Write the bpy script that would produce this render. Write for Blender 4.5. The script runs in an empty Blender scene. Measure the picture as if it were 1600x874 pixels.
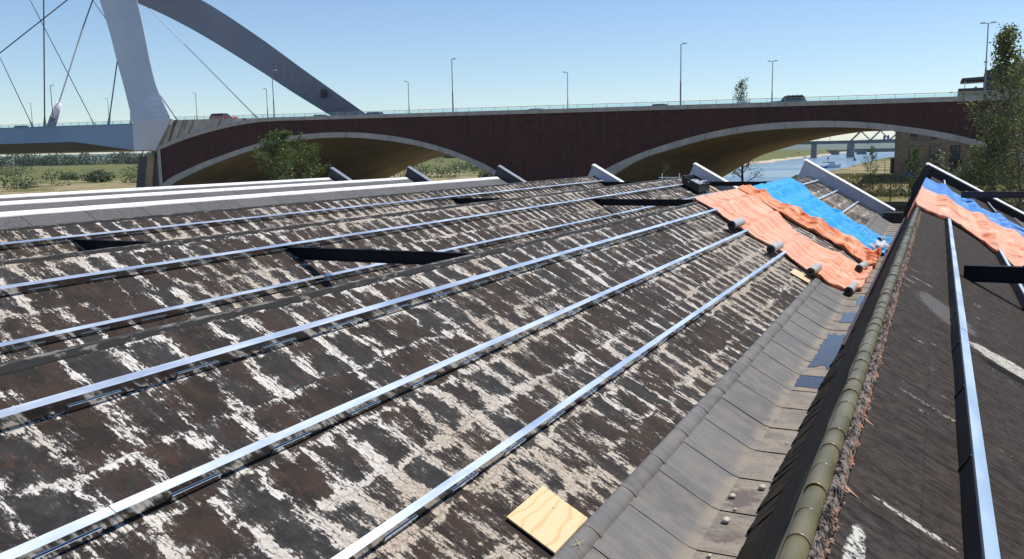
import bpy, math, random
from mathutils import Vector, Matrix, noise as mnoise
R = math.radians
SC = bpy.context.scene
COL = SC.collection

# ------------------------------------------------------------------ camera
cam_d = bpy.data.cameras.new("camera"); cam = bpy.data.objects.new("camera", cam_d); COL.objects.link(cam)
yaw, roll, pitch = R(25.44), R(-1.04), R(8.05)
f = Vector((-math.sin(yaw)*math.cos(pitch), math.cos(yaw)*math.cos(pitch), -math.sin(pitch)))
r = Vector((math.cos(yaw), math.sin(yaw), 0)); u = r.cross(f)
r2 = r*math.cos(roll) + u*math.sin(roll); u2 = -r*math.sin(roll) + u*math.cos(roll)
cam.matrix_world = Matrix(((r2.x, u2.x, -f.x, 0), (r2.y, u2.y, -f.y, 0), (r2.z, u2.z, -f.z, 0), (0, 0, 0, 1)))
cam_d.sensor_width = 36; cam_d.lens = 1400/1600*36
cam_d.clip_start = 0.05; cam_d.clip_end = 20000
SC.camera = cam
# ------------------------------------------------------------------ light
SUN = Vector((0.40, 0.42, 1.0)).normalized()
w = bpy.data.worlds.new("World"); SC.world = w; w.use_nodes = True
nt = w.node_tree; bg = nt.nodes["Background"]
sky = nt.nodes.new("ShaderNodeTexSky"); sky.sky_type = 'NISHITA'; sky.sun_disc = False
sky.sun_elevation = math.asin(SUN.z); sky.sun_rotation = math.atan2(SUN.x, SUN.y)
sky.air_density = 1.0; sky.dust_density = 0.0; sky.ozone_density = 2.2; sky.altitude = 10
tint = nt.nodes.new("ShaderNodeMix"); tint.data_type = 'RGBA'; tint.blend_type = 'MULTIPLY'; tint.inputs[0].default_value = 1
tint.inputs[7].default_value = (0.86, 0.92, 1.02, 1)
nt.links.new(sky.outputs[0], tint.inputs[6]); nt.links.new(tint.outputs[2], bg.inputs[0]); bg.inputs[1].default_value = 0.115
sun_d = bpy.data.lights.new("sun", 'SUN'); sun = bpy.data.objects.new("sun", sun_d); COL.objects.link(sun)
sun.rotation_euler = SUN.to_track_quat('Z', 'Y').to_euler(); sun.location = (0, 0, 60)
sun_d.energy = 4.3; sun_d.angle = R(0.53); sun_d.color = (1.0, 0.95, 0.88)
vs = SC.view_settings; vs.view_transform = 'Standard'; vs.look = 'None'; vs.gamma = 1; vs.exposure = 0.17
vs.use_curve_mapping = False

# ------------------------------------------------------------------ helpers
class Mat:
    def __init__(s, name, rough=0.7, metal=0.0, color=(0.5, 0.5, 0.5), spec=0.5, trans=None):
        s.m = bpy.data.materials.new(name); s.m.use_nodes = True
        s.t = s.m.node_tree; s.b = s.t.nodes["Principled BSDF"]
        s.b.inputs["Roughness"].default_value = rough; s.b.inputs["Metallic"].default_value = metal
        s.b.inputs["Base Color"].default_value = (*color, 1)
        s.b.inputs["Specular IOR Level"].default_value = spec
        s.tc = None
    def n(s, t, **k):
        x = s.t.nodes.new(t)
        for a, v in k.items(): setattr(x, a, v)
        return x
    def put(s, sock, v):
        if isinstance(v, bpy.types.NodeSocket): s.t.links.new(v, sock)
        elif isinstance(v, tuple) and len(v) == 3 and sock.type == 'RGBA': sock.default_value = (*v, 1)
        else: sock.default_value = v
    def pos(s):
        if not s.tc: s.tc = s.n("ShaderNodeTexCoord")
        return s.tc.outputs["Object"]
    def sep(s, v):
        x = s.n("ShaderNodeSeparateXYZ"); s.put(x.inputs[0], v); return x.outputs
    def comb(s, a, b, c):
        x = s.n("ShaderNodeCombineXYZ"); [s.put(x.inputs[i], q) for i, q in enumerate((a, b, c))]; return x.outputs[0]
    def ma(s, op, a, b=0.0, c=0.0):
        x = s.n("ShaderNodeMath", operation=op); s.put(x.inputs[0], a); s.put(x.inputs[1], b); s.put(x.inputs[2], c)
        return x.outputs[0]
    def noise(s, vec, scale=1.0, detail=4, rough=0.55):
        x = s.n("ShaderNodeTexNoise"); s.put(x.inputs["Vector"], vec); x.inputs["Scale"].default_value = scale
        x.inputs["Detail"].default_value = detail; x.inputs["Roughness"].default_value = rough; return x.outputs["Fac"]
    def sc(s, vec, a, b, c):
        x = s.n("ShaderNodeMapping"); s.put(x.inputs[0], vec); x.inputs["Scale"].default_value = (a, b, c); return x.outputs[0]
    def rng(s, v, a, b, c=0.0, d=1.0):
        x = s.n("ShaderNodeMapRange", interpolation_type='SMOOTHSTEP'); s.put(x.inputs[0], v)
        for i, q in enumerate((a, b, c, d)): x.inputs[i+1].default_value = q
        return x.outputs[0]
    def mix(s, fac, a, b):
        x = s.n("ShaderNodeMix", data_type='RGBA'); s.put(x.inputs[0], fac); s.put(x.inputs[6], a); s.put(x.inputs[7], b)
        return x.outputs[2]
    def white(s, vec):
        x = s.n("ShaderNodeTexWhiteNoise", noise_dimensions='3D'); s.put(x.inputs[0], vec); return x.outputs[0]
    def col(s, v): s.put(s.b.inputs["Base Color"], v)
    def rough(s, v): s.put(s.b.inputs["Roughness"], v)
    def bump(s, h, strength=0.3, dist=0.02):
        x = s.n("ShaderNodeBump"); s.put(x.inputs["Height"], h); x.inputs["Strength"].default_value = strength
        x.inputs["Distance"].default_value = dist; s.put(s.b.inputs["Normal"], x.outputs[0])

def simple(name, c1, c2=None, scale=2.0, rough=0.7, metal=0.0, stretch=(1, 1, 1), bump=0.0, lo=0.35, hi=0.65, spec=0.5, detail=5):
    m = Mat(name, rough, metal, c1, spec)
    nz = m.noise(m.sc(m.pos(), *stretch), scale, detail, 0.6)
    m.col(m.mix(m.rng(nz, lo, hi), c1, c2 or tuple(x*0.75 for x in c1)))
    if bump: m.bump(nz, bump, 0.02)
    return m.m

class MB:
    def __init__(s): s.v = []; s.f = []
    def add(s, vs, fs):
        o = len(s.v); s.v += [tuple(x) for x in vs]; s.f += [tuple(i+o for i in q) for q in fs]
    def box(s, x0, x1, y0, y1, z0, z1):
        s.add([(x0,y0,z0),(x1,y0,z0),(x1,y1,z0),(x0,y1,z0),(x0,y0,z1),(x1,y0,z1),(x1,y1,z1),(x0,y1,z1)],
              [(0,3,2,1),(4,5,6,7),(0,1,5,4),(1,2,6,5),(2,3,7,6),(3,0,4,7)])
    def prism(s, pts, y0, y1, axis='y'):
        n = len(pts)
        if axis == 'y': vs = [(x, y0, z) for x, z in pts] + [(x, y1, z) for x, z in pts]
        elif axis == 'x': vs = [(y0, a, b) for a, b in pts] + [(y1, a, b) for a, b in pts]
        else: vs = [(a, b, y0) for a, b in pts] + [(a, b, y1) for a, b in pts]
        s.add(vs, [tuple(range(n)), tuple(range(2*n-1, n-1, -1))] + [(i, i+n, (i+1) % n + n, (i+1) % n) for i in range(n)])
    def tube(s, p, q, ra, rb=None, n=8, cap=True):
        rb = ra if rb is None else rb
        p, q = Vector(p), Vector(q); d = (q-p).normalized()
        a = d.orthogonal().normalized(); b = d.cross(a)
        vs = []
        for c, rr in ((p, ra), (q, rb)):
            for i in range(n):
                t = 2*math.pi*i/n; vs.append(c + (a*math.cos(t) + b*math.sin(t))*rr)
        fs = [(i, (i+1) % n, (i+1) % n + n, i+n) for i in range(n)]
        if cap: fs += [tuple(range(n-1, -1, -1)), tuple(range(n, 2*n))]
        s.add(vs, fs)
    def bar(s, p, q, w, h, up=(0, 0, 1)):
        p, q = Vector(p), Vector(q); d = (q-p).normalized(); up = Vector(up)
        a = d.cross(up).normalized()*w/2; b = a.cross(d).normalized()*h/2
        vs = [c+i*a+j*b for c in (p, q) for i, j in ((-1,-1),(1,-1),(1,1),(-1,1))]
        s.add(vs, [(3,2,1,0),(4,5,6,7),(0,1,5,4),(1,2,6,5),(2,3,7,6),(3,0,4,7)])
    def grid(s, P):   # P[i][j] points
        n, m = len(P), len(P[0])
        s.add([p for row in P for p in row], [(i*m+j, i*m+j+1, (i+1)*m+j+1, (i+1)*m+j) for i in range(n-1) for j in range(m-1)])
    def build(s, name, mat, parent=None, smooth=False, bevel=0.0, solid=0.0):
        me = bpy.data.meshes.new(name); me.from_pydata(s.v, [], s.f); me.materials.append(mat); me.update()
        if smooth:
            for p in me.polygons: p.use_smooth = True
        o = bpy.data.objects.new(name, me); COL.objects.link(o)
        if parent: o.parent = parent; o.matrix_parent_inverse = Matrix.Translation(-Vector(parent.location))
        if solid:
            md = o.modifiers.new("solid", 'SOLIDIFY'); md.thickness = solid; md.offset = 0
        if bevel:
            md = o.modifiers.new("bevel", 'BEVEL'); md.width = bevel; md.segments = 2; md.limit_method = 'ANGLE'
        return o

def tag(o, label=None, cat=None, group=None, kind=None):
    if label: o["label"] = label
    if cat: o["category"] = cat
    if group: o["group"] = group
    if kind: o["kind"] = kind
    return o
def thing(name, loc, label, cat, group=None):
    o = bpy.data.objects.new(name, None); COL.objects.link(o); o.location = loc; o.empty_display_size = 0.3
    return tag(o, label, cat, group)
def lerp(a, b, t): return a + (b-a)*t
def interp(pts, x):
    if x <= pts[0][0]: return pts[0][1]
    for (a, b), (c, d) in zip(pts, pts[1:]):
        if x <= c: return b + (d-b)*(x-a)/(c-a)
    return pts[-1][1]
def smooth_interp(pts, x):      # Catmull-Rom through uneven points
    n = len(pts)
    if x <= pts[0][0]: return pts[0][1]
    if x >= pts[-1][0]: return pts[-1][1]
    for i in range(n-1):
        if x <= pts[i+1][0]:
            x0, y0 = pts[i]; x1, y1 = pts[i+1]
            m0 = (y1 - pts[i-1][1])/(x1 - pts[i-1][0]) if i > 0 else (y1-y0)/(x1-x0)
            m1 = (pts[i+2][1]-y0)/(pts[i+2][0]-x0) if i < n-2 else (y1-y0)/(x1-x0)
            h = x1-x0; t = (x-x0)/h
            return ((2*t**3-3*t*t+1)*y0 + (t**3-2*t*t+t)*h*m0 + (-2*t**3+3*t*t)*y1 + (t**3-t*t)*h*m1)

# ------------------------------------------------------------------ materials
def patch(m, x, y, cx, cy, rx, ry, ang=0.0, nz=None):
    """ragged elliptical mask for stains and a painted shadow, 1 inside"""
    dx = m.ma('SUBTRACT', x, cx); dy = m.ma('SUBTRACT', y, cy)
    ca, sa = math.cos(ang), math.sin(ang)
    a = m.ma('DIVIDE', m.ma('ADD', m.ma('MULTIPLY', dx, ca), m.ma('MULTIPLY', dy, sa)), rx)
    b = m.ma('DIVIDE', m.ma('SUBTRACT', m.ma('MULTIPLY', dy, ca), m.ma('MULTIPLY', dx, sa)), ry)
    d = m.ma('ADD', m.ma('MULTIPLY', a, a), m.ma('MULTIPLY', b, b))
    if nz is not None: d = m.ma('ADD', d, m.ma('MULTIPLY', m.ma('SUBTRACT', nz, 0.5), 2.6))
    return m.rng(d, 1.15, 0.75)

def roofing(name, white_amount, warm=1.0, right=False):
    m = Mat(name, 0.85, 0, (0.04, 0.03, 0.03), 0.12 if right else 0.30)
    p = m.pos(); o = m.sep(p)
    wob = m.noise(p, 1.7, 4, 0.6); wob2 = m.noise(m.sc(p, 1, 1, 1), 5.3, 3, 0.6)
    X = m.ma('ADD', o[0], m.ma('MULTIPLY', m.ma('SUBTRACT', wob, 0.5), 0.05 if right else 0.30))
    Y = m.ma('ADD', o[1], m.ma('MULTIPLY', m.ma('SUBTRACT', wob2, 0.5), 0.06 if right else 0.34))
    v = m.ma('DIVIDE', X, 0.60); vr = m.ma('FLOOR', v)
    rh = m.white(m.comb(vr, 3.0, 1.0))
    uu = m.ma('ADD', m.ma('DIVIDE', Y, 0.62), m.ma('MULTIPLY', rh, 0.9)); ur = m.ma('FLOOR', uu)
    du = m.ma('MULTIPLY', m.ma('ABSOLUTE', m.ma('SUBTRACT', m.ma('FRACT', uu), 0.5)), 2.0)
    dv = m.ma('MULTIPLY', m.ma('ABSOLUTE', m.ma('SUBTRACT', m.ma('FRACT', v), 0.5)), 2.0)
    cell = m.white(m.comb(ur, vr, 7.0)); cell2 = m.white(m.comb(ur, vr, 19.0))
    streak = m.noise(m.sc(p, 2.6, 15.0, 2.6), 1.0, 6, 0.68)
    fine = m.noise(m.sc(p, 9.0, 34.0, 9.0), 1.0, 5, 0.7)
    iso = m.noise(p, 5.0, 8, 0.68); big = m.noise(m.sc(p, 0.32, 0.25, 0.3), 1.0, 3, 0.5)
    crumb = m.noise(p, 26.0, 5, 0.75)
    eu = m.rng(du, 0.35, 1.0); ev = m.rng(dv, 0.6, 1.0)
    e = m.ma('MAXIMUM', m.ma('MULTIPLY', eu, m.ma('ADD', 0.30, m.ma('MULTIPLY', cell, 0.85))),
             m.ma('MULTIPLY', ev, m.ma('ADD', 0.1, m.ma('MULTIPLY', cell2, 0.85))))
    val = m.ma('MULTIPLY', e, 0.375)
    for nz, a in ((streak, 0.88), (fine, 0.48), (iso, 0.92), (big, 0.7), (crumb, 0.62), (m.noise(m.sc(p, 1.5, 2.6, 1.5), 1.0, 5, 0.6), 0.8)):
        val = m.ma('ADD', val, m.ma('MULTIPLY', m.ma('SUBTRACT', nz, 0.5), a))
    th = 0.34 - white_amount
    mask = m.rng(val, th, th+0.035); haze_mask = m.rng(val, th-0.13, th+0.03)
    brown = m.mix(m.rng(m.noise(p, 2.4, 5, 0.6), 0.36, 0.62), (0.021, 0.0160, 0.0130), (0.046*warm, 0.0280, 0.0195))
    grey = m.mix(m.rng(iso, 0.35, 0.65), (0.021, 0.0200, 0.0195), (0.043, 0.0415, 0.0395))
    dark = m.mix(m.rng(m.ma('ADD', m.ma('MULTIPLY', cell, 0.55), m.ma('MULTIPLY', m.noise(p, 1.1, 6, 0.65), 1.3)), 0.84, 1.18), brown, grey)
    dark = m.mix(m.ma('MULTIPLY', m.rng(m.noise(p, 3.3, 6, 0.7), 0.56, 0.68), 0.6), dark, (0.085, 0.042, 0.020))
    dark = m.mix(m.ma('MULTIPLY', m.rng(crumb, 0.5, 0.72), 0.55), dark, (0.065, 0.055, 0.047))
    dark = m.mix(m.ma('MULTIPLY', haze_mask, m.rng(fine, 0.35, 0.62, 0.25, 0.95)), dark, (0.135, 0.122, 0.108))
    wh = m.mix(m.rng(fine, 0.32, 0.56), (0.38, 0.33, 0.27), (0.70, 0.655, 0.59))
    wh = m.mix(m.rng(big, 0.42, 0.60), wh, m.mix(m.rng(crumb, 0.4, 0.6), (0.33, 0.27, 0.205), (0.56, 0.485, 0.40)))
    if right: dark = m.mix(0.8, dark, m.mix(m.rng(m.noise(m.sc(p, 7.0, 13.0, 7.0), 1.0, 8, 0.78), 0.36, 0.66), (0.022, 0.0180, 0.0155), (0.082, 0.067, 0.056)))
    c = m.mix(mask, dark, wh)
    joint = m.ma('MAXIMUM', m.ma('MULTIPLY', m.rng(du, 0.965, 0.985), 0.8), m.ma('MULTIPLY', m.rng(dv, 0.968, 0.99), 0.25))
    c = m.mix(m.ma('MULTIPLY', joint, m.rng(iso, 0.44, 0.56)), c, (0.010, 0.009, 0.009))
    if right:
        c = m.mix(m.ma('MULTIPLY', patch(m, o[0], o[1], 0.98, 11.30, 0.60, 0.30, -0.1, iso), m.ma('MULTIPLY', m.rng(crumb, 0.36, 0.50), m.rng(fine, 0.30, 0.48))), c, (0.55, 0.52, 0.45))
        c = m.mix(patch(m, o[0], o[1], 1.0, 10.80, 0.68, 0.20, -0.16, iso), c, (0.010, 0.009, 0.009))  # black border beside the pale lichen patch: its shadow painted into the colour
        c = m.mix(m.ma('MULTIPLY', patch(m, o[0], o[1], 0.15, 12.5, 0.30, 0.75, 0.2, iso), 0.85), c, (0.125, 0.12, 0.115))
        c = m.mix(m.ma('MULTIPLY', patch(m, o[0], o[1], -0.02, 5.05, 0.22, 0.035, -0.08, iso), m.ma('MULTIPLY', m.rng(crumb, 0.42, 0.52), m.rng(fine, 0.38, 0.5))), c, (0.55, 0.50, 0.44))
        c = m.mix(m.ma('MULTIPLY', patch(m, o[0], o[1], 0.10, 7.6, 0.30, 0.035, -0.1, iso), m.ma('MULTIPLY', m.rng(crumb, 0.46, 0.56), m.rng(fine, 0.42, 0.52))), c, (0.42, 0.36, 0.30))
        c = m.mix(m.ma('MULTIPLY', patch(m, o[0], o[1], -0.28, 4.2, 0.045, 0.35, 0, iso), m.rng(crumb, 0.42, 0.55)), c, (0.60, 0.58, 0.52))
    m.col(c)
    h = m.ma('ADD', m.ma('MULTIPLY', mask, 0.35), m.ma('ADD', m.ma('MULTIPLY', crumb, 0.6), m.ma('MULTIPLY', m.ma('SUBTRACT', 1.0, joint), 0.8)))
    h = m.ma('ADD', h, m.ma('MULTIPLY', streak, 0.8))
    m.bump(h, 1.0, 0.022)
    return m.m

M = {}
M['mottled'] = roofing("mottled_roofing", 0.15)
M['mottled_far'] = roofing("mottled_roofing_weathered", 0.13)
M['brown_roof'] = roofing("brown_roofing", -0.21, 1.0, True)

def slate():
    m = Mat("grey_bitumen_sheet", 0.8, 0, (0.09,)*3, 0.4); p = m.pos(); o = m.sep(p)
    wob = m.noise(p, 0.9, 3, 0.5)
    v = m.ma('ADD', m.ma('DIVIDE', o[0], 1.15), m.ma('MULTIPLY', wob, 0.12)); vr = m.ma('FLOOR', v)
    uu = m.ma('ADD', m.ma('DIVIDE', o[1], 2.6), m.white(m.comb(vr, 1.0, 1.0))); ur = m.ma('FLOOR', uu)
    du = m.ma('ABSOLUTE', m.ma('SUBTRACT', m.ma('FRACT', uu), 0.5)); dv = m.ma('ABSOLUTE', m.ma('SUBTRACT', m.ma('FRACT', v), 0.5))
    cell = m.white(m.comb(ur, vr, 2.0)); n1 = m.noise(p, 7, 7, 0.7)
    c = m.mix(cell, (0.070, 0.070, 0.071), (0.105, 0.104, 0.103)); c = m.mix(m.rng(n1, 0.35, 0.7), c, (0.125, 0.12, 0.115))
    j = m.ma('MAXIMUM', m.rng(du, 0.488, 0.496), m.rng(dv, 0.474, 0.49))
    c = m.mix(m.ma('MULTIPLY', j, m.rng(m.noise(p, 1.4, 5, 0.7), 0.40, 0.5)), c, (0.012,)*3)
    m.col(c); m.bump(n1, 0.3, 0.01); return m.m
M['slate'] = slate()

def lead(name, a, b, stain):
    m = Mat(name, 0.62, 0, a, 0.4); p = m.pos(); o = m.sep(p)
    s1 = m.noise(m.sc(p, 1.2, 22, 1.2), 1.0, 5, 0.65); n1 = m.noise(p, 3.0, 6, 0.65); n2 = m.noise(p, 22.0, 5, 0.7)
    sheet = m.white(m.comb(m.ma('FLOOR', m.ma('DIVIDE', m.ma('SUBTRACT', o[1], 0.0), 1.22)), 2.0, 2.0))
    c = m.mix(m.rng(s1, 0.35, 0.7), a, b); c = m.mix(m.ma('MULTIPLY', sheet, 0.45), c, tuple(x*0.62 for x in a))
    if stain:
        c = m.mix(m.rng(n1, 0.40, 0.62), c, (0.30, 0.25, 0.19)); c = m.mix(m.ma('MULTIPLY', m.rng(n2, 0.52, 0.66), 0.7), c, (0.10, 0.075, 0.055))
        c = m.mix(m.rng(m.noise(p, 1.1, 5, 0.7), 0.56, 0.66), c, (0.13, 0.10, 0.085))
    else:
        c = m.mix(m.ma('MULTIPLY', m.rng(n1, 0.42, 0.66), 0.6), c, (0.215, 0.19, 0.16)); c = m.mix(m.ma('MULTIPLY', m.rng(m.noise(m.sc(p, 1.0, 60, 1.0), 1.0, 4, 0.7), 0.55, 0.66), 0.55), c, (0.26, 0.25, 0.24)); c = m.mix(m.ma('MULTIPLY', m.rng(o[2], -4.36, -4.46), m.rng(n1, 0.3, 0.55)), c, (0.27, 0.225, 0.17))
    m.col(c); m.bump(m.ma('ADD', s1, n2), 0.25, 0.008); return m.m
M['flash'] = lead("grey_flashing_sheet", (0.125, 0.122, 0.120), (0.175, 0.170, 0.165), False)
M['bed'] = lead("silted_gutter_bed", (0.22, 0.19, 0.155), (0.27, 0.23, 0.18), True)

def steep():
    m = Mat("mossy_black_boarding", 0.85, 0, (0.03,)*3, 0.15); p = m.pos(); o = m.sep(p)
    s1 = m.noise(m.sc(p, 9, 0.7, 9), 1.0, 6, 0.65); s2 = m.noise(m.sc(p, 30, 2.0, 30), 1.0, 4, 0.6)
    c = m.mix(m.rng(s1, 0.35, 0.65), (0.011, 0.0085, 0.006), (0.042, 0.033, 0.020))
    c = m.mix(m.ma('MULTIPLY', m.rng(s2, 0.56, 0.72), 0.4), c, (0.085, 0.075, 0.045))
    top = m.rng(o[2], -2.35, -1.75)
    c = m.mix(m.ma('MULTIPLY', top, m.rng(m.noise(p, 2.2, 5, 0.7), 0.45, 0.6)), c, (0.15, 0.135, 0.06))
    m.col(c); m.bump(s1, 0.3, 0.01); return m.m
M['steep'] = steep()

def galv():
    m = Mat("galvanised_steel", 0.27, 1.0, (0.75, 0.78, 0.80)); p = m.pos()
    n1 = m.noise(m.sc(p, 30, 30, 30), 1.0, 3, 0.5); n2 = m.noise(m.sc(p, 3, 0.6, 3), 1.0, 4, 0.6)
    m.col(m.mix(n1, (0.74, 0.82, 0.86), (0.88, 0.93, 0.95))); m.rough(m.rng(n2, 0.3, 0.7, 0.29, 0.385)); m.bump(n2, 0.15, 0.01)
    return m.m
M['galv'] = galv()
M['galv_web'] = simple("shaded_zinc", (0.36, 0.37, 0.38), (0.46, 0.47, 0.48), 2.5, 0.16, 1.0, stretch=(1, 1, 6))  # galvanised steel again, with the dark roof reflection put into its colour
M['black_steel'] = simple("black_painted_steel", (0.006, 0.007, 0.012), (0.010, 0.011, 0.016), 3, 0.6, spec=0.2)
M['rust_steel'] = simple("oxide_red_steel", (0.055, 0.020, 0.016), (0.035, 0.016, 0.014), 3, 0.5)
M['cap_white'] = simple("white_coping", (0.86, 0.85, 0.83), (0.78, 0.76, 0.73), 5, 0.5)
M['white_sheet'] = simple("white_plastic_sheet", (0.60, 0.60, 0.66), (0.50, 0.50, 0.57), 1.6, 0.38, bump=0.35)
M['gable_dark'] = simple("dark_gable_cladding", (0.075, 0.073, 0.075), (0.05, 0.05, 0.052), 2, 0.7)
M['gable_black'] = simple("black_gable_cladding", (0.018, 0.017, 0.018), (0.03, 0.028, 0.028), 2, 0.6)
M['pvc'] = None
def tilecap():
    m = Mat("algae_stained_ridge_tile", 0.32, 0, (0.2, 0.18, 0.08), 0.5); p = m.pos()
    n1 = m.noise(m.sc(p, 4, 2, 4), 1.0, 5, 0.6); n2 = m.noise(p, 20, 5, 0.7)
    c = m.mix(m.rng(n1, 0.35, 0.65), (0.115, 0.098, 0.040), (0.185, 0.160, 0.078)); c = m.mix(m.ma('MULTIPLY', m.rng(n2, 0.55, 0.75), 0.5), c, (0.09, 0.085, 0.045))
    m.col(c); m.bump(n2, 0.12, 0.004); return m.m
M['tile'] = tilecap()
def ragged():
    m = Mat("torn_felt_edge", 0.9, 0, (0.1,)*3, 0.2); p = m.pos(); o = m.sep(p)
    s1 = m.noise(m.sc(p, 16, 7, 20), 1.0, 6, 0.7); n2 = m.noise(p, 11, 5, 0.7)
    c = m.mix(m.rng(s1, 0.42, 0.58), (0.020, 0.016, 0.014), (0.24, 0.20, 0.175))
    c = m.mix(m.ma('MULTIPLY', m.rng(n2, 0.48, 0.56), m.rng(o[0], -0.42, -0.375)), c, (0.52, 0.27, 0.16))
    m.col(c); m.bump(s1, 0.9, 0.03); return m.m
M['ragged'] = ragged()
M['ridge_cap'] = simple("weathered_ridge_capping", (0.03, 0.028, 0.026), (0.20, 0.19, 0.17), 3.5, 0.8, stretch=(6, 1.0, 6), bump=0.6, lo=0.47, hi=0.60)
M['ridge_dark'] = simple("shadow_dark_ridge_edge", (0.007, 0.0065, 0.0065), (0.16, 0.145, 0.125), 4, 0.85, stretch=(2, 1, 2), bump=0.6, lo=0.56, hi=0.66)  # mostly black: broken shadows below the ridge cap painted into the colour
def plywood():
    m = Mat("raw_plywood", 0.6, 0, (0.7, 0.5, 0.25), 0.3); p = m.pos()
    wv = m.n("ShaderNodeTexWave", wave_type='BANDS', bands_direction='X'); m.put(wv.inputs[0], m.sc(p, 1, 0.3, 1))
    wv.inputs["Scale"].default_value = 3.0; wv.inputs["Distortion"].default_value = 14; wv.inputs["Detail"].default_value = 2
    wv.inputs["Detail Scale"].default_value = 0.8
    kn = m.rng(m.noise(p, 7, 2, 0.5), 0.70, 0.78)
    c = m.mix(m.rng(wv.outputs["Fac"], 0.75, 1.0), (0.74, 0.56, 0.32), (0.64, 0.45, 0.22)); c = m.mix(kn, c, (0.25, 0.12, 0.05))
    m.col(c); return m.m
M['ply'] = plywood()
M['batten'] = simple("pale_timber", (0.62, 0.50, 0.36), (0.5, 0.38, 0.25), 3, 0.7)

def tarpm(name, a, b, c3):
    m = Mat(name, 0.52, 0, a, 0.4); p = m.pos()
    n1 = m.noise(m.sc(p, 0.5, 2.6, 0.5), 1.0, 4, 0.55); n2 = m.noise(m.sc(p, 1.5, 5, 1.5), 1.0, 4, 0.6)
    c = m.mix(m.rng(n1, 0.36, 0.60), a, b); c = m.mix(m.ma('MULTIPLY', m.rng(n2, 0.60, 0.74), 0.5), c, c3)
    o = m.sep(p)      # packing creases of the folded sheet plus long sharp pulls
    gx = m.ma('ABSOLUTE', m.ma('SUBTRACT', m.ma('FRACT', m.ma('DIVIDE', o[0], 0.92)), 0.5)); gy = m.ma('ABSOLUTE', m.ma('SUBTRACT', m.ma('FRACT', m.ma('DIVIDE', o[1], 1.9)), 0.5))
    cre = m.ma('MAXIMUM', m.rng(gx, 0.47, 0.5), m.rng(gy, 0.48, 0.5))
    w = m.n("ShaderNodeTexWave", wave_type='BANDS', bands_direction='Y'); m.put(w.inputs[0], m.sc(p, 0.35, 1, 0.35)); w.inputs["Scale"].default_value = 0.32; w.inputs["Distortion"].default_value = 5; w.inputs["Detail"].default_value = 3; w.inputs["Detail Scale"].default_value = 1.1
    pull = m.rng(w.outputs["Fac"], 0.86, 0.99)
    m.col(m.mix(m.ma('MULTIPLY', pull, 0.55), c, c3))  # fold shading painted into the colour, deep red on orange, paler on blue
    m.bump(m.ma('ADD', m.ma('ADD', n1, m.ma('MULTIPLY', n2, 0.35)), m.ma('ADD', m.ma('MULTIPLY', cre, 0.35), m.ma('MULTIPLY', pull, -1.2))), 0.6, 0.05)
    tr = m.n("ShaderNodeBsdfTranslucent"); m.put(tr.inputs[0], a)
    ms = m.n("ShaderNodeMixShader"); ms.inputs[0].default_value = 0.18
    m.t.links.new(m.b.outputs[0], ms.inputs[1]); m.t.links.new(tr.outputs[0], ms.inputs[2])
    m.t.links.new(ms.outputs[0], m.t.nodes["Material Output"].inputs[0]); return m.m
M['orange'] = tarpm("orange_tarpaulin", (0.93, 0.41, 0.235), (0.97, 0.54, 0.36), (0.86, 0.17, 0.05))
M['orange_deep'] = tarpm("deep_orange_tarpaulin", (0.90, 0.26, 0.09), (0.95, 0.42, 0.20), (0.80, 0.10, 0.03))
M['blue'] = tarpm("blue_tarpaulin", (0.004, 0.34, 0.74), (0.015, 0.42, 0.84), (0.14, 0.60, 0.92))
M['blue_r'] = tarpm("violet_blue_tarpaulin", (0.05, 0.23, 0.66), (0.10, 0.33, 0.76), (0.22, 0.48, 0.84))
M['bag'] = simple("white_plastic_bag", (0.72, 0.72, 0.74), (0.5, 0.5, 0.53), 9, 0.35, bump=0.6)
M['black_roll'] = simple("black_bitumen", (0.012,)*3, (0.02,)*3, 20, 0.5)
M['wrap'] = simple("roll_wrapper", (0.62, 0.60, 0.58), (0.35, 0.33, 0.33), 14, 0.4, stretch=(1, 3, 1))
M['bin'] = simple("black_plastic", (0.012, 0.013, 0.014), (0.02,)*3, 6, 0.35)
M['chalk'] = simple("yellow_chalk", (0.62, 0.55, 0.28), (0.5, 0.45, 0.2), 30, 0.9)
M['pebble'] = simple("pale_stone", (0.6, 0.58, 0.53), (0.42, 0.4, 0.36), 20, 0.8)
def puddle():
    m = Mat("standing_water", 0.05, 0, (0.02, 0.02, 0.03), 0.5); m.b.inputs["IOR"].default_value = 1.33
    n = m.noise(m.sc(m.pos(), 2, 5, 1), 1.0, 4, 0.6); m.col(m.mix(n, (0.020, 0.018, 0.032), (0.075, 0.058, 0.048))); m.bump(n, 0.04, 0.01)
    return m.m
M['puddle'] = puddle()

def brick():
    m = Mat("dark_red_brick", 0.85, 0, (0.1, 0.05, 0.05), 0.25); p = m.pos(); o = m.sep(p)
    row = m.ma('FLOOR', m.ma('DIVIDE', o[2], 0.35)); 
    uu = m.ma('ADD', m.ma('DIVIDE', o[0], 0.7), m.ma('MULTIPLY', row, 0.5)); uc = m.ma('FLOOR', uu)
    cell = m.white(m.comb(uc, row, 1.0)); vert = m.noise(m.sc(p, 2.2, 1, 0.06), 1.0, 4, 0.6); n1 = m.noise(p, 0.22, 4, 0.6)
    c = m.mix(cell, (0.056, 0.025, 0.024), (0.090, 0.038, 0.034)); c = m.mix(m.rng(vert, 0.35, 0.65), c, (0.044, 0.024, 0.027))
    c = m.mix(m.ma('MULTIPLY', m.rng(n1, 0.4, 0.65), 0.5), c, (0.075, 0.034, 0.032))
    jv = m.rng(m.ma('ABSOLUTE', m.ma('SUBTRACT', m.ma('FRACT', uu), 0.5)), 0.40, 0.48)
    c = m.mix(m.ma('MULTIPLY', jv, 0.35), c, (0.022, 0.014, 0.015)); m.col(c); return m.m
M['brick'] = brick()
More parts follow.
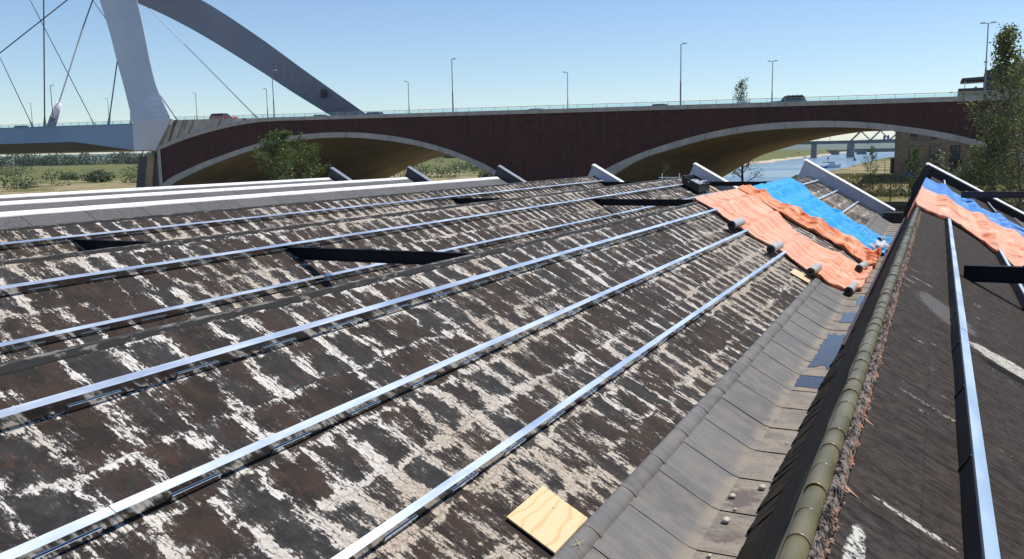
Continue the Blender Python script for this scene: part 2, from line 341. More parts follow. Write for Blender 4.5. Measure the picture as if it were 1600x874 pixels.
def concrete(name, a, b, stain=0.0):
    m = Mat(name, 0.8, 0, a, 0.3); p = m.pos(); o = m.sep(p)
    n1 = m.noise(m.sc(p, 0.5, 0.5, 0.5), 1.0, 6, 0.65); drip = m.noise(m.sc(p, 1.6, 1.6, 0.10), 1.0, 5, 0.65)
    c = m.mix(m.rng(n1, 0.35, 0.65), a, b); c = m.mix(m.ma('MULTIPLY', m.rng(drip, 0.52, 0.68), 0.5), c, tuple(x*0.4 for x in a))
    if stain:
        d2 = m.noise(m.sc(m.comb(m.ma('SUBTRACT', o[0], m.ma('MULTIPLY', o[2], 0.5)), 0.0, o[2]), 0.42, 1, 0.03), 1.0, 4, 0.6)
        c = m.mix(m.ma('MULTIPLY', m.rng(d2, 0.53, 0.62), stain), c, (0.10, 0.052, 0.038))
    jt = m.rng(m.ma('ABSOLUTE', m.ma('SUBTRACT', m.ma('FRACT', m.ma('DIVIDE', o[0], 6.5)), 0.5)), 0.494, 0.498)
    c = m.mix(m.ma('MULTIPLY', jt, 0.6), c, (0.05,)*3); m.col(c); return m.m
M['conc'] = concrete("bridge_concrete", (0.40, 0.39, 0.385), (0.32, 0.315, 0.31))
M['conc_stain'] = concrete("rust_streaked_concrete", (0.46, 0.42, 0.38), (0.38, 0.35, 0.31), 0.95)
def vault():
    m = Mat("board_marked_vault", 0.85, 0, (0.4,)*3, 0.2); p = m.pos(); o = m.sep(p)
    n1 = m.noise(m.sc(p, 0.05, 0.9, 0.4), 1.0, 5, 0.6); n2 = m.noise(p, 0.15, 4, 0.6)
    c = m.mix(m.rng(n1, 0.38, 0.62), (0.30, 0.225, 0.135), (0.38, 0.285, 0.17)); c = m.mix(m.ma('MULTIPLY', m.rng(n2, 0.42, 0.65), 0.5), c, (0.19, 0.155, 0.105))
    m.col(c); return m.m
M['vault'] = vault()
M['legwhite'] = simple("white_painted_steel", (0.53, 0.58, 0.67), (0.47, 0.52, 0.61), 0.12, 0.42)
M['legshade'] = simple("grey_and_shaded_steel", (0.185, 0.220, 0.280), (0.165, 0.195, 0.250), 0.12, 0.45)  # plain grey steel, also the far white leg with its shade in the colour
M['girder'] = simple("blue_grey_painted_steel", (0.115, 0.22, 0.42), (0.18, 0.29, 0.47), 0.03, 0.4, lo=0.4, hi=0.6)
M['cable'] = simple("dark_cable_sheath", (0.10, 0.12, 0.17), (0.08, 0.09, 0.13), 0.5, 0.5)
M['cable_white'] = simple("white_cable_sheath", (0.78, 0.78, 0.76), (0.7, 0.7, 0.68), 0.5, 0.4)
M['pole'] = simple("grey_lamp_post_paint", (0.22, 0.22, 0.22), (0.17, 0.165, 0.16), 0.5, 0.5)
M['lamphead'] = simple("pale_lamp_head", (0.55, 0.54, 0.52), (0.45, 0.44, 0.43), 2, 0.4)
M['railm'] = simple("bronze_handrail", (0.42, 0.36, 0.30), (0.34, 0.29, 0.25), 1, 0.45)
M['asphalt'] = simple("asphalt", (0.05, 0.05, 0.052), (0.065, 0.065, 0.066), 2, 0.9)
def glassp():
    m = Mat("blue_tinted_glass", 0.06, 0, (0.55, 0.85, 0.95), 0.5)
    tr = m.n("ShaderNodeBsdfTransparent"); tr.inputs[0].default_value = (0.72, 0.90, 0.96, 1)
    ms = m.n("ShaderNodeMixShader"); ms.inputs[0].default_value = 0.14
    m.t.links.new(tr.outputs[0], ms.inputs[1]); m.t.links.new(m.b.outputs[0], ms.inputs[2])
    m.t.links.new(ms.outputs[0], m.t.nodes["Material Output"].inputs[0]); return m.m
M['glass'] = glassp()
M['pier'] = simple("dark_steel_cladding", (0.05, 0.055, 0.065), (0.035, 0.038, 0.046), 1.0, 0.6, stretch=(2, 2, 0.2))
M['tyre'] = simple("rubber_tyre", (0.015,)*3, (0.02,)*3, 5, 0.8)
M['rim'] = simple("alloy_rim", (0.5,)*3, (0.4,)*3, 5, 0.3, 0.9)
M['carglass'] = simple("tinted_car_glass", (0.02, 0.022, 0.026), (0.03,)*3, 1, 0.05)
M['red_light'] = simple("tail_lamp_plastic", (0.4, 0.01, 0.01), None, 3, 0.2)
M['head_light'] = simple("headlamp_lens", (0.7, 0.7, 0.7), None, 3, 0.1)
def bbrick():
    m = Mat("buff_brown_brick", 0.85, 0, (0.2,)*3, 0.2); p = m.pos(); o = m.sep(p)
    row = m.ma('FLOOR', m.ma('DIVIDE', o[2], 0.28)); cc = m.ma('FLOOR', m.ma('DIVIDE', m.ma('ADD', o[0], o[1]), 0.62))
    c = m.mix(m.white(m.comb(cc, row, 1.0)), (0.34, 0.26, 0.165), (0.48, 0.375, 0.24)); c = m.mix(m.rng(m.noise(p, 0.35, 4, 0.6), 0.4, 0.65), c, (0.32, 0.245, 0.165))
    m.col(c); return m.m
M['bbrick'] = bbrick()
M['win'] = simple("dark_window_frame", (0.02, 0.022, 0.03), (0.03,)*3, 1, 0.5)
M['pane'] = simple("window_glass", (0.08, 0.10, 0.12), (0.16, 0.18, 0.20), 0.6, 0.04)
M['roofgrey'] = simple("dark_roof_cladding", (0.05, 0.052, 0.058), (0.07, 0.07, 0.075), 0.6, 0.6)
M['truss'] = simple("blue_grey_truss_steel", (0.13, 0.16, 0.20), (0.10, 0.13, 0.17), 0.1, 0.6)
M['stone'] = simple("far_pier_masonry", (0.20, 0.205, 0.21), (0.15, 0.155, 0.16), 0.3, 0.8)
M['sign_blue'] = simple("blue_sign_face", (0.01, 0.12, 0.55), (0.01, 0.11, 0.5), 3, 0.4)
M['sign_white'] = simple("white_sign_symbol", (0.8,)*3, (0.75,)*3, 3, 0.5)
M['hullwhite'] = simple("white_boat_hull", (0.78,)*3, (0.7,)*3, 1, 0.4)
M['hullblue'] = simple("blue_boat_hull", (0.02, 0.16, 0.55), (0.02, 0.13, 0.45), 1, 0.4)
M['barge_sand'] = simple("pontoon_deck", (0.45, 0.34, 0.20), (0.38, 0.28, 0.17), 1, 0.8)
def leafm(name, a, b, c3, tr=0.25, scale=1.3):
    m = Mat(name, 0.5, 0, a, 0.4); p = m.pos()
    n = m.noise(p, scale, 3, 0.6); n2 = m.white(m.sc(p, 9, 9, 9))
    c = m.mix(m.rng(n, 0.35, 0.65), a, b); c = m.mix(m.rng(m.noise(p, scale*8, 2, 0.5), 0.5, 0.68), c, c3); m.col(c)
    t = m.n("ShaderNodeBsdfTranslucent"); m.put(t.inputs[0], c)
    ms = m.n("ShaderNodeMixShader"); ms.inputs[0].default_value = tr
    m.t.links.new(m.b.outputs[0], ms.inputs[1]); m.t.links.new(t.outputs[0], ms.inputs[2])
    m.t.links.new(ms.outputs[0], m.t.nodes["Material Output"].inputs[0]); return m.m
M['leaf_poplar'] = leafm("poplar_leaf", (0.11, 0.14, 0.035), (0.14, 0.17, 0.050), (0.26, 0.28, 0.14), .5)
M['leaf_green'] = leafm("robinia_leaf", (0.060, 0.105, 0.025), (0.10, 0.155, 0.040), (0.16, 0.21, 0.06), .38)
M['leaf_sparse'] = leafm("willow_leaf", (0.060, 0.085, 0.028), (0.09, 0.115, 0.040), (0.12, 0.14, 0.06), .35)
M['leaf_bush'] = leafm("scrub_leaf", (0.070, 0.105, 0.042), (0.10, 0.135, 0.055), (0.13, 0.16, 0.08), 0.3, 0.3)
M['leaf_wood'] = leafm("woodland_leaf", (0.055, 0.085, 0.040), (0.080, 0.115, 0.055), (0.11, 0.14, 0.075), 0.1, 0.08)
M['bark'] = simple("pale_bark", (0.20, 0.18, 0.15), (0.11, 0.10, 0.08), 3, 0.85)
M['bark_dark'] = simple("dark_bark", (0.06, 0.05, 0.04), (0.04, 0.035, 0.03), 3, 0.85)

# ------------------------------------------------------------------ terrain and water
WZ = -12.0
def gz(X, Y):
    n = mnoise.noise(Vector((X*0.02, Y*0.02, 0)))*0.5 + mnoise.noise(Vector((X*0.08, Y*0.08, 3)))*0.18
    base = -9.0 + n
    if Y > 140 and X > -60: base = lerp(-9.0, -6.1, min(1, max(0, (Y-166)/18))) + n*0.5
    if Y > 165:
        lb = -112 - (Y-200)*0.033 + 9*mnoise.noise(Vector((Y*0.011, 7, 1)))
        rb = -35 + 3*mnoise.noise(Vector((Y*0.02, 1, 1))) if Y < 640 else -35 + (Y-640)*0.9
        if Y > 170:
            d = min(X-lb, rb-X)           # > 0 inside the river
            t = min(1, max(0, (d+9)/14)) * min(1, (Y-165)/14)
            if X < (lb+rb)/2:
                dist = math.hypot(X, Y)
                land = lerp(-11.3, -8.6, min(1, max(0, (lb-X)/45)))
                land = lerp(land, -4.6, min(1, max(0, (dist-330)/560))) + n
                base = lerp(base, land, min(1, (Y-165)/25))
            base = lerp(base, -14.0, t*t*(3-2*t))
    if X < -170 and Y <= 190:
        dist = math.hypot(X, Y)
        base = lerp(-9.2, -4.6, min(1, max(0, (dist-330)/560))) + n
    if 900 < Y < 1500 and X < -60:      # sand spit under the far bridge
        s = max(0, 1-abs(Y-1060)/210)*max(0, 1-max(0, (X+250))/125) if X > -250 else 0
        base = max(base, -14+s*3.2)
    return base
def axis(segs):
    out = []
    for a, b, st in segs:
        x = a
        while x < b-1e-6: out.append(x); x += st
    out.append(segs[-1][1]); return out
xs = axis([(-6000, -2000, 500), (-2000, -700, 65), (-700, -300, 16), (-300, 60, 6), (60, 300, 30), (300, 2000, 340), (2000, 6000, 1000)])
ys = axis([(-300, 60, 45), (60, 260, 5), (260, 900, 16), (900, 1500, 45), (1500, 2700, 150)])
g = MB(); g.grid([[(x, y, gz(x, y)) for y in ys] for x in xs])
def ground():
    m = Mat("river_land", 0.95, 0, (0.2,)*3, 0.1); p = m.pos(); o = m.sep(p)
    n1 = m.noise(m.sc(p, 1, 1, 0), 0.018, 6, 0.6); n2 = m.noise(m.sc(p, 1, 1, 0), 0.4, 6, 0.7); n3 = m.noise(m.sc(p, 1, 1, 0), 0.07, 5, 0.65)
    grass = m.mix(m.rng(n2, 0.38, 0.62), (0.105, 0.125, 0.040), (0.17, 0.165, 0.065)); dry = m.mix(m.rng(n2, 0.35, 0.65), (0.27, 0.215, 0.115), (0.36, 0.29, 0.17))
    sand = m.mix(n2, (0.50, 0.42, 0.31), (0.60, 0.52, 0.40))
    far = m.rng(m.ma('SQRT', m.ma('ADD', m.ma('MULTIPLY', o[0], o[0]), m.ma('MULTIPLY', o[1], o[1]))), 330, 520)
    dryness = m.rng(m.ma('ADD', m.ma('SUBTRACT', n3, m.ma('MULTIPLY', far, 0.22)), 0.0), 0.40, 0.52)
    c = m.mix(dryness, grass, dry)
    low = m.rng(m.ma('ADD', o[2], m.ma('MULTIPLY', n3, 3.0)), -8.2, -9.0)
    left = m.rng(o[0], -60, -90); bey = m.rng(o[1], 165, 172)
    beach = m.ma('MULTIPLY', m.ma('MULTIPLY', low, m.rng(o[0], -95, -110)), m.ma('MAXIMUM', bey, m.rng(o[0], -175, -185)))
    c = m.mix(beach, c, sand); c = m.mix(m.rng(o[2], -11.0, -11.5), c, (0.40, 0.34, 0.25))
    m.col(c); m.bump(n2, 0.8, 0.3); return m.m
tag(g.build("ground", ground(), smooth=True), "dry grass and sand banks on both sides of the river", "ground", kind="structure")
def water():
    m = Mat("river_water_surface", 0.10, 0, (0.05, 0.09, 0.12), 0.5); m.b.inputs["IOR"].default_value = 1.33; p = m.pos()
    n1 = m.noise(m.sc(p, 0.25, 0.10, 1), 1.0, 4, 0.65); n2 = m.noise(m.sc(p, 0.006, 0.02, 1), 1.0, 3, 0.5)
    m.col(m.mix(m.rng(n2, 0.4, 0.6), (0.10, 0.16, 0.23), (0.14, 0.21, 0.29))); m.rough(m.rng(n2, 0.4, 0.6, 0.16, 0.30)); m.bump(n1, 0.5, 0.35); return m.m
wv = MB(); wv.add([(-9000, 150, WZ), (9000, 150, WZ), (9000, 3200, WZ), (-9000, 3200, WZ)], [(0, 1, 2, 3)])
tag(wv.build("river", water()), "wide calm blue river beyond the bridge", "river", kind="structure")
# far shore and low hills on the horizon
hl = MB(); P = []
for i in range(121):
    x = -8000 + i*133; row = []
    for y, hb in ((2650, -12.4), (2700, -8), (3300, -6), (4600, 1), (5600, 10), (7000, 26), (9000, 6)):
        hh = hb + (mnoise.noise(Vector((x*0.0011, y*0.0007, 2)))*28 + mnoise.noise(Vector((x*0.006, y*0.002, 5)))*6)*max(0, (y-3300)/3700)
        row.append((x, y, hh))
    P.append(row)
hl.grid(P)
tag(hl.build("hills", simple("far_hill_cover", (0.085, 0.125, 0.10), (0.13, 0.16, 0.12), 0.01, 0.95, lo=0.45, hi=0.55), smooth=True), "low hazy hills on the far shore of the river", "hills", kind="structure")
hl2 = MB(); P = []
for i in range(90):
    a = math.pi*(0.5 + 0.62*i/89); row = []
    for rr, hb in ((1900, -5), (2400, 2), (3200, 14), (4300, 30), (6000, 10)):
        row.append((rr*math.cos(a), rr*math.sin(a)+200, hb + mnoise.noise(Vector((a*9, rr*.001, 3)))*14*max(0, (rr-2300)/2000)))
    P.append(row)
hl2.grid(P)
tag(hl2.build("hills", simple("dyke_land_cover", (0.085, 0.13, 0.10), (0.12, 0.16, 0.12), 0.02, 0.95, lo=0.45, hi=0.55), smooth=True), "low wooded rise behind the dyke on the far left", "hills", kind="structure")
# ------------------------------------------------------------------ factory roof
H = 1.727; T = 0.55; L = 59.0; YN = -6.0
XR = {-1: 6.7, 0: -0.545, 1: -7.3, 2: -14.5, 3: -21.6, 4: -28.9, 5: -36.6, 6: -43.8}
XTOP = {k: XR[k] for k in XR}; XTOP[1] = -7.24; XTOP[0] = -0.375
def zslope(k, x): return -H - T*(x-XR[k])
bld = thing("sawtooth_factory", (-18, 26, -9), "long factory with a sawtooth roof of stained sheets, steel rails and a silted valley gutter", "building")
random.seed(4)
GUT = {}
for k in range(-1, 7):
    foot = XR[k-1]-1.17 if k > -1 else XR[k]+5.9
    bend = foot-0.61; zb = zslope(k, bend); edge = bend-0.81
    GUT[k] = (edge, bend, foot, zb)
    m = M['brown_roof'] if k <= 0 else (M['mottled'] if k == 1 else (M['mottled_far'] if k <= 3 else M['slate']))
    sb = MB(); ny, nx = 130, 16; P = []
    for i in range(ny+1):
        y = YN + (L-YN)*i/ny; row = []
        for j in range(nx+1):
            x = lerp(XTOP[k], edge, j/nx)
            z = zslope(k, x) + mnoise.noise(Vector((x*0.9, y*0.6, k)))*0.018 + 0.006*mnoise.noise(Vector((x*3, y*3, k)))
            row.append((x, y, z))
        P.append(row)
    sb.grid(P); o = sb.build("roof_slope", m, bld, smooth=True)
    if k in (1, 2, 3): o["label"] = "dark sheeted slope mottled with peeled whitish patches"
    if k == 0: o["label"] = "dark brown sheeted slope beside the tiled ridge"
    if k > 3: o["label"] = "plain grey sheeted slope"
    # valley flashing: overlapping sheets, each a touch proud of the last
    fb = MB(); bb = MB(); y = 9.5-1.22*13
    while y < L-0.3:
        y1 = min(y+1.22, L-0.05); a, b = 0.016, 0.004
        jx = random.uniform(-.012, .012)
        zt = zslope(k, edge-0.06); bx = bend+jx; zbb = zslope(k, bend)
        pts = [(edge-0.06, zt+0.012), (lerp(edge, bx, .35), zslope(k, lerp(edge, bend, .35))+0.006), (lerp(edge, bx, .75), zslope(k, lerp(edge, bend, .75))), (bx-0.04, zbb+0.024), (bx+0.05, zbb)]
        fb.grid([[(x, y-0.03, z+a) for x, z in pts], [(x, y+0.02, z+a) for x, z in pts], [(x, y1-0.03, z+b) for x, z in pts]])
        bb.grid([[(x, y-0.03, zbb+a+0.002) for x in (bx+0.05, lerp(bend, foot, .5), foot+0.25)], [(x, y1-0.03, zbb+b+random.uniform(-.004, .004)) for x in (bx+0.05, lerp(bend, foot, .5), foot+0.25)]])
        y = y1
    fb.build("valley_flashing", M['flash'], bld, solid=0.01); bb.build("gutter_bed", M['bed'], bld)
    rb = MB(); y = 8.5-1.22*12
    while y < L-0.2:      # rolled fold at the slope's foot, in lapped lengths
        y1 = min(y+1.22, L); P = []
        for t, s in ((0, 1.10), (0.04, 1.10), (0.05, 1.0), (1.0, .97)):
            yy = lerp(y, y1, t) - (0.03 if t == 0 else 0)
            P.append([(edge-0.11+0.105*s*math.cos(math.pi*q/8)*-1 + 0.09, yy, zslope(k, edge-0.02)+0.012+0.055*s*math.sin(math.pi*q/8) + T*0.10*math.cos(math.pi*q/8)) for q in range(9)])
        rb.grid(P); y = y1
    rb.build("valley_roll", M['flash'], bld, smooth=True)
    # steep glazed side
    st = MB(); tx = XR[k]-(0.005 if k == 0 else 0.0); fx = XR[k]-1.17
    zf = zslope(k+1, fx-0.61) if k < 6 else zslope(1, XR[0]-1.78)
    P = []
    for i in range(131):
        y = YN + (L-YN)*i/130
        P.append([(lerp(tx, fx, q/6), y, lerp(-H-0.03, zf-0.05, q/6) + mnoise.noise(Vector((q*.7, y*.7, k)))*0.02) for q in range(7)])
    st.grid(P); st.build("north_face", M['steep'], bld)
# ridge cappings
for k in (-1, 1, 2, 3):
    rc = MB(); P = []
    for i in range(300):
        y = lerp(YN, L, i/299); n = mnoise.noise(Vector((y*1.3, k, 0)))*0.02; n2 = mnoise.noise(Vector((y*4.1, k, 2)))*0.012
        x0 = XTOP[k]; z0 = zslope(k, x0)
        P.append([(x0-0.10, y, z0-0.12), (x0-0.06, y, z0+0.03), (x0-0.01, y, z0+0.04+n2*.5), (x0+0.02, y, z0+0.03), (x0+0.03, y, z0-0.01)])
    rc.grid(P); rc.build("ridge_capping", M['ridge_cap'], bld)
    rd = MB(); P = []
    for i in range(500):
        y = lerp(YN, L, i/499); n = mnoise.noise(Vector((y*2.3, k, 9)))*0.03 + mnoise.noise(Vector((y*9, k, 9)))*0.02 - 0.045
        P.append([(x0+0.02, y, z0+0.022), (x0+0.115+n, y, zslope(k, x0+0.115)+0.02+abs(n)*.3), (x0+0.14+n, y, zslope(k, x0+0.14)-0.02)])
    rd.grid(P); rd.build("ridge_edge_strip", M['ridge_dark'], bld)
for k in (4, 5, 6):
    wc = MB(); x0 = XR[k]; y = 0.0
    while y < L-0.5:
        y1 = min(y+3.0, L-0.5); P = []
        for q in range(7):
            yy = lerp(y, y1, q/6); n = mnoise.noise(Vector((yy*1.6, k, 5)))*0.03
            P.append([(x0-0.10, yy, -H-0.10), (x0-0.05, yy, -H+0.035), (x0+0.03, yy, -H+0.035), (x0+0.22+n*.6, yy, -H-T*.22+0.035), (x0+0.23+n*.6, yy, -H-T*.23-0.02)])
        wc.grid(P); y = y1
    wc.build("white_ridge_capping", M['cap_white'], bld)
# tiled ridge over the near valley
for_t = MB(); y = -1.0; i = 0
while y < 29.5:
    y1 = y+0.335; cx = -0.500+0.006*mnoise.noise(Vector((y*.9, 0, 0))); P = []; js = 1+random.uniform(-.04, .05); jz = random.uniform(-.006, .006); y1 += random.uniform(-.02, .02)
    for t, s in ((0, 1.045), (0.045, 1.04), (0.06, 1.0), (1.0, 0.965)):
        yy = lerp(y, y1+0.02, t)
        P.append([(cx-0.054*s*math.cos(math.pi*q/10), yy, -H-0.045+jz*(1-t)+0.062*js*s*math.sin(math.pi*q/10)) for q in range(11)])
    for_t.grid(P); y = y1
for_t.build("ridge_tiles", M['tile'], bld, smooth=True, solid=0.006)
fl = MB(); P = []
for i in range(420):
    y = -1+i*0.072; wdt = 0.035+0.055*max(0, mnoise.noise(Vector((y*1.3, 4, 4)))+.35)+0.012*mnoise.noise(Vector((y*7, 4, 4)))
    x1 = -0.548-wdt; P.append([(-0.535, y, -H-0.018), (lerp(-0.548, x1, .5), y, -H-0.022-0.5*wdt*2.1), (x1, y, -H-0.022-wdt*2.2), (x1-0.001, y, -H-0.05-wdt*2.3)])
fl.grid(P); fl.build("ridge_film", M['tile'], bld, smooth=True)
eb = MB(); P = []; random.seed(8)
for i in range(620):
    y = -1 + i*0.05; row = []
    for j in range(8):
        x = -0.455 + j*0.0125
        n = mnoise.noise(Vector((x*40+y*6, y*7, 1)))*0.016 + mnoise.noise(Vector((x*90, y*24, 3)))*0.010
        hh = 0.045*math.sin(math.pi*min(1, (j+.7)/7.5))
        row.append((x + mnoise.noise(Vector((y*5, 3, 3)))*0.012*(j/7) + mnoise.noise(Vector((y*17, 3, 3)))*0.014*(j/7), y, -H-0.075 - (T*0.13)*(j/7) + hh + n))
    P.append(row)
eb.grid(P)
rs_d = random.Random(6); nf0 = None
for i in range(420):       # curled black and grey strands of the torn edge
    y = 2.0 + (rs_d.random()**1.5)*27; x = rs_d.uniform(-0.445, -0.375); z = -H-0.05-T*(x+.43)+0.03
    d_ = Vector((rs_d.uniform(.01, .035), -rs_d.uniform(.02, .08), rs_d.uniform(-.015, .012)))
    eb.bar((x, y, z), (x+d_.x, y+d_.y, z+d_.z), rs_d.uniform(.006, .014), .003)
nf0 = len(eb.f)
for i in range(230):       # torn backing showing peach along the same edge
    y = 2.6 + (rs_d.random()**1.6)*24
    if mnoise.noise(Vector((y*1.9, 8, 8))) < -0.08: continue
    x = -0.376 + rs_d.gauss(0, .010) + 0.014*mnoise.noise(Vector((y*5, 3, 3))); s_ = rs_d.uniform(.004, .013)
    z = -H-T*(x+0.545)+0.004; a = rs_d.uniform(-.6, .6)
    eb.add([(x-s_, y-s_*a, z+rs_d.uniform(0, .012)), (x+s_*.9, y-s_*1.4, z), (x+s_*.6, y+s_*.9, z+rs_d.uniform(.002, .02))], [(0, 1, 2)])
for (x, y, ln_) in ((-0.345, 6.3, .035), (-0.345, 4.95, .04)):
    eb.add([(x-.045, y+.02, -H-T*(x+.5)+.006), (x-.02, y-.05, -H-T*(x+.525)+.006), (x+ln_, y-.06, -H-T*(x+ln_+.545)+.006)], [(0, 1, 2)])
ebo = eb.build("torn_ridge_felt", M['ragged'], bld)
ebo.data.materials.append(simple("peach_felt_backing", (0.46, 0.26, 0.17), (0.24, 0.15, 0.11), 40, 0.9))
for p in ebo.data.polygons:
    if p.index >= nf0: p.material_index = 1
# oxide red capping board low on the steep face, with green film line
sh = MB(); y = -1.0
fx = XR[0]-1.17; zf = GUT[1][3]
while y < 58.5:
    j = random.uniform(-0.03, 0.03); y1 = y+random.uniform(0.28, 0.5)
    sh.add([(fx-0.10+j, y, zf+0.06), (fx-0.10+j*0.4, y1, zf+0.05), (fx+0.22, y1, zf+0.40), (fx+0.22, y, zf+0.41), (fx-0.08+j, y, zf+0.03), (fx-0.08+j*.4, y1, zf+0.02)], [(0, 1, 2, 3), (0, 4, 5, 1)])
    y = y1
sh.build("skirting_slates", M['steep'], bld)
rs = MB(); rs.bar((fx+0.02, 20.0, zf+0.16), (fx+0.02, 58.8, zf+0.16), 0.07, 0.22); rs.build("skirting_rail", M['rust_steel'], bld)
# gable parapets
for k in range(-1, 7):
    gb = MB(); edge, bend, foot, zb = GUT[k]; hb = {0: 0.62, 1: 0.95}.get(k, 0.78)
    xa = XR[k]; za = -H
    top = [(xa-0.04, za+hb), (bend+0.05, zslope(k, bend)+hb*0.72)]
    lo = [(bend+0.05, zb-0.3), (xa-0.30, za-0.75)]
    yk = {1: 57.4}.get(k, L)
    gb.prism([(xa-0.10, za+hb), (bend+0.05, zslope(k, bend)+hb*0.72), (bend+0.05, zb-0.4), (xa-0.95, za-0.9), (xa-0.42, za+0.12)], yk, yk+0.22)
    gb.build("gable_parapet", {0: M['gable_black'], 1: M['white_sheet'], 2: M['white_sheet'], 3: M['white_sheet']}.get(k, M['gable_dark']), bld)
    cb = MB()
    P = []
    for X_, Z_ in ((xa-0.15, za+hb+0.01), (xa-0.02, za+hb+0.03), (bend+0.09, zslope(k, bend)+hb*0.72+0.03)):
        P.append([(X_, yk-0.10, Z_-0.10), (X_, yk-0.12, Z_-0.03), (X_, yk+0.16, Z_+0.06), (X_, yk+0.34, Z_), (X_, yk+0.34, Z_-.1)])
    cb.grid(P)
    if k in (0, 1, 2, 3): cb.build("gable_coping", M['cap_white'], bld)
    else: cb.build("gable_coping", M['legshade'], bld)
    if k in (0, -1):      # thick black verge following the steep side
        vb = MB(); vb.bar((xa-0.05, yk, za+hb-0.15), (xa-1.30, yk, zb+0.10), 0.5, 0.42); vb.build("verge_board", M['gable_black'], bld)
    if k in (1,):
        tb = MB(); tb.bar((xa+0.1, yk-0.16, za-0.02), (edge-0.1, yk-0.16, zslope(k, edge-0.1)+0.05), 0.20, 0.05); tb.build("timber_batten", M['batten'], bld)
        bx = MB(); bx.box(bend-0.5, bend+0.55, yk-0.9, yk-0.1, zb+0.0, zb+0.62); bx.build("gutter_end_box", M['gable_black'], bld, bevel=0.02)
# gable end walls and body of the building
wl = MB()
for k in range(-1, 7):
    edge, bend, foot, zb = GUT[k]
    fz = zslope(1, -2.325)
    for yy in (YN+0.02, L-0.25):
        wl.prism([(XR[k], -H-0.06), (bend, zb-0.06), (foot, zb-0.06), (foot, -9.4), (XR[k]-1.17, -9.4), (XR[k]-1.17, fz-0.3)], yy, yy+0.2)
wl.box(XR[6]-1.4, XR[6]-1.17, YN, L, -9.4, -4.6); wl.box(12.6, 12.8, YN, L, -9.4, -4.9)
wl.build("outer_wall", M['gable_dark'], bld)
# support rails
def rail(k, d, ya, yb, joints=()):
    """C rail standing on slope k, d metres down from the ridge"""
    xb = XR[k] + d*0.8762; n = Vector((0.4819, 0, 0.8762)); dn = Vector((0.8762, 0, -0.4819))
    mb = MB(); cuts = [ya] + sorted(j for j in joints if ya < j < yb) + [yb]
    for a, b in zip(cuts, cuts[1:]):
        lift = 0.004*((cuts.index(a)) % 2)
        base = Vector((xb, 0, zslope(k, xb)))
        h = 0.158+lift; wd = 0.085
        prof = [base + n*0.028, base + n*h, base + n*h - dn*wd, base + n*(h-0.022) - dn*wd, base + n*(h-0.022) - dn*(wd-.006), base + n*(h-0.006) - dn*(wd-.006),
                base + n*(h-.006) - dn*.006, base + n*.034 - dn*.006, base + n*.034 - dn*wd, base+n*.028 - dn*wd]
        mb.prism([(q.x, q.z) for q in prof], a+0.004, b-0.004)
    y = ya+0.7
    while y < min(yb, 40):          # seam brackets along the foot
        p1 = base + dn*0.014
        pts = [(p1.x, p1.z+0.004), ((p1+n*0.07).x, (p1+n*0.07).z), ((base+dn*.004+n*0.07).x, (base+dn*.004+n*0.07).z), ((base+dn*.004).x, (base+dn*.004).z)]
        mb.prism(pts, y, y+0.55)
        q = base - dn*0.045
        mb.box(q.x-0.03, q.x+0.03, y+.2, y+.26, q.z-0.01, q.z+0.04)
        y += 1.22
    o = mb.build("mounting_rail", M['galv'], bld)
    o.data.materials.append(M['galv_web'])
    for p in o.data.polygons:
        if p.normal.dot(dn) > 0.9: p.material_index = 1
    if k == 0:  # black strip added to darken the rail's open, shaded side
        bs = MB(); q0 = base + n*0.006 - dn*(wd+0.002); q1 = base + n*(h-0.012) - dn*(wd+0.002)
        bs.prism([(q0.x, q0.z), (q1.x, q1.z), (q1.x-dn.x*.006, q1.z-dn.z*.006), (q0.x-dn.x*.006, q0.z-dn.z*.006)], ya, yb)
        y = max(ya, 2.0)+.6; nb_ = len(bs.f)
        while y < yb: bs.bar((q0-dn*.008 + Vector((0, y, 0)))[:], (q1-dn*.008 + Vector((0, y-.03, 0)))[:], 0.018, 0.010, (0, 1, 0)); y += 1.9
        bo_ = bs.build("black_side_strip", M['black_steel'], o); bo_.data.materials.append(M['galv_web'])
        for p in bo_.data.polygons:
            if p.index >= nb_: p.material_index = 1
    return o
rail(1, 3.44, -3, 29.3, (11.9, 20.1)); rail(1, 2.08, -3, 30.4, (4.45, 10.6, 19.3)); rail(1, 0.80, -3, 31.0, (12.2, 21.0))
for d in (0.80, 2.08, 3.44): rail(1, d, 50.5 if d < 1 else (47.5 if d < 3 else 46.5), 57.2)
rail(2, 0.93, -3, 58.6, (9.4, 21.3, 36.0)); rail(2, 2.30, -3, 58.6, (13.4, 27.3, 40.0)); rail(2, 3.6, -3, 58.6)
rail(3, 0.88, -3, 58.6, (14.0, 30.0)); rail(3, 2.3, -3, 58.6)
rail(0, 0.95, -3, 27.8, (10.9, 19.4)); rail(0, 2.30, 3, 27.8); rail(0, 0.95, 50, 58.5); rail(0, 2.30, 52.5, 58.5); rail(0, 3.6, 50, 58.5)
# tie beams across the valleys (I sections)
def beam(k, Y, mat, x0=None, x1=None):
    xa = XR[k]+0.62 if x0 is None else x0; xb = XR[k-1]-0.35 if x1 is None else x1
    zt = -2.08; mb = MB()
    mb.box(xa, xb, Y-0.09, Y+0.09, zt-0.012, zt); mb.box(xa, xb, Y-0.005, Y+0.005, zt-0.27, zt-0.012); mb.box(xa, xb, Y-0.09, Y+0.09, zt-0.282, zt-0.27)
    for q in (xa+0.9, xa+2.4, xa+3.9): mb.box(q, q+0.18, Y-0.10, Y+0.10, zt, zt+0.014)
    o = mb.build("tie_beam", mat, bld)
for k in (2, 3):
    for Y in (16.6, 37.4, 58.2): beam(k, Y, M['black_steel'])
beam(0, 17.4, M['black_steel'], 0.47, 6.2); beam(0, 45.0, M['rust_steel'], 0.95, 6.2)
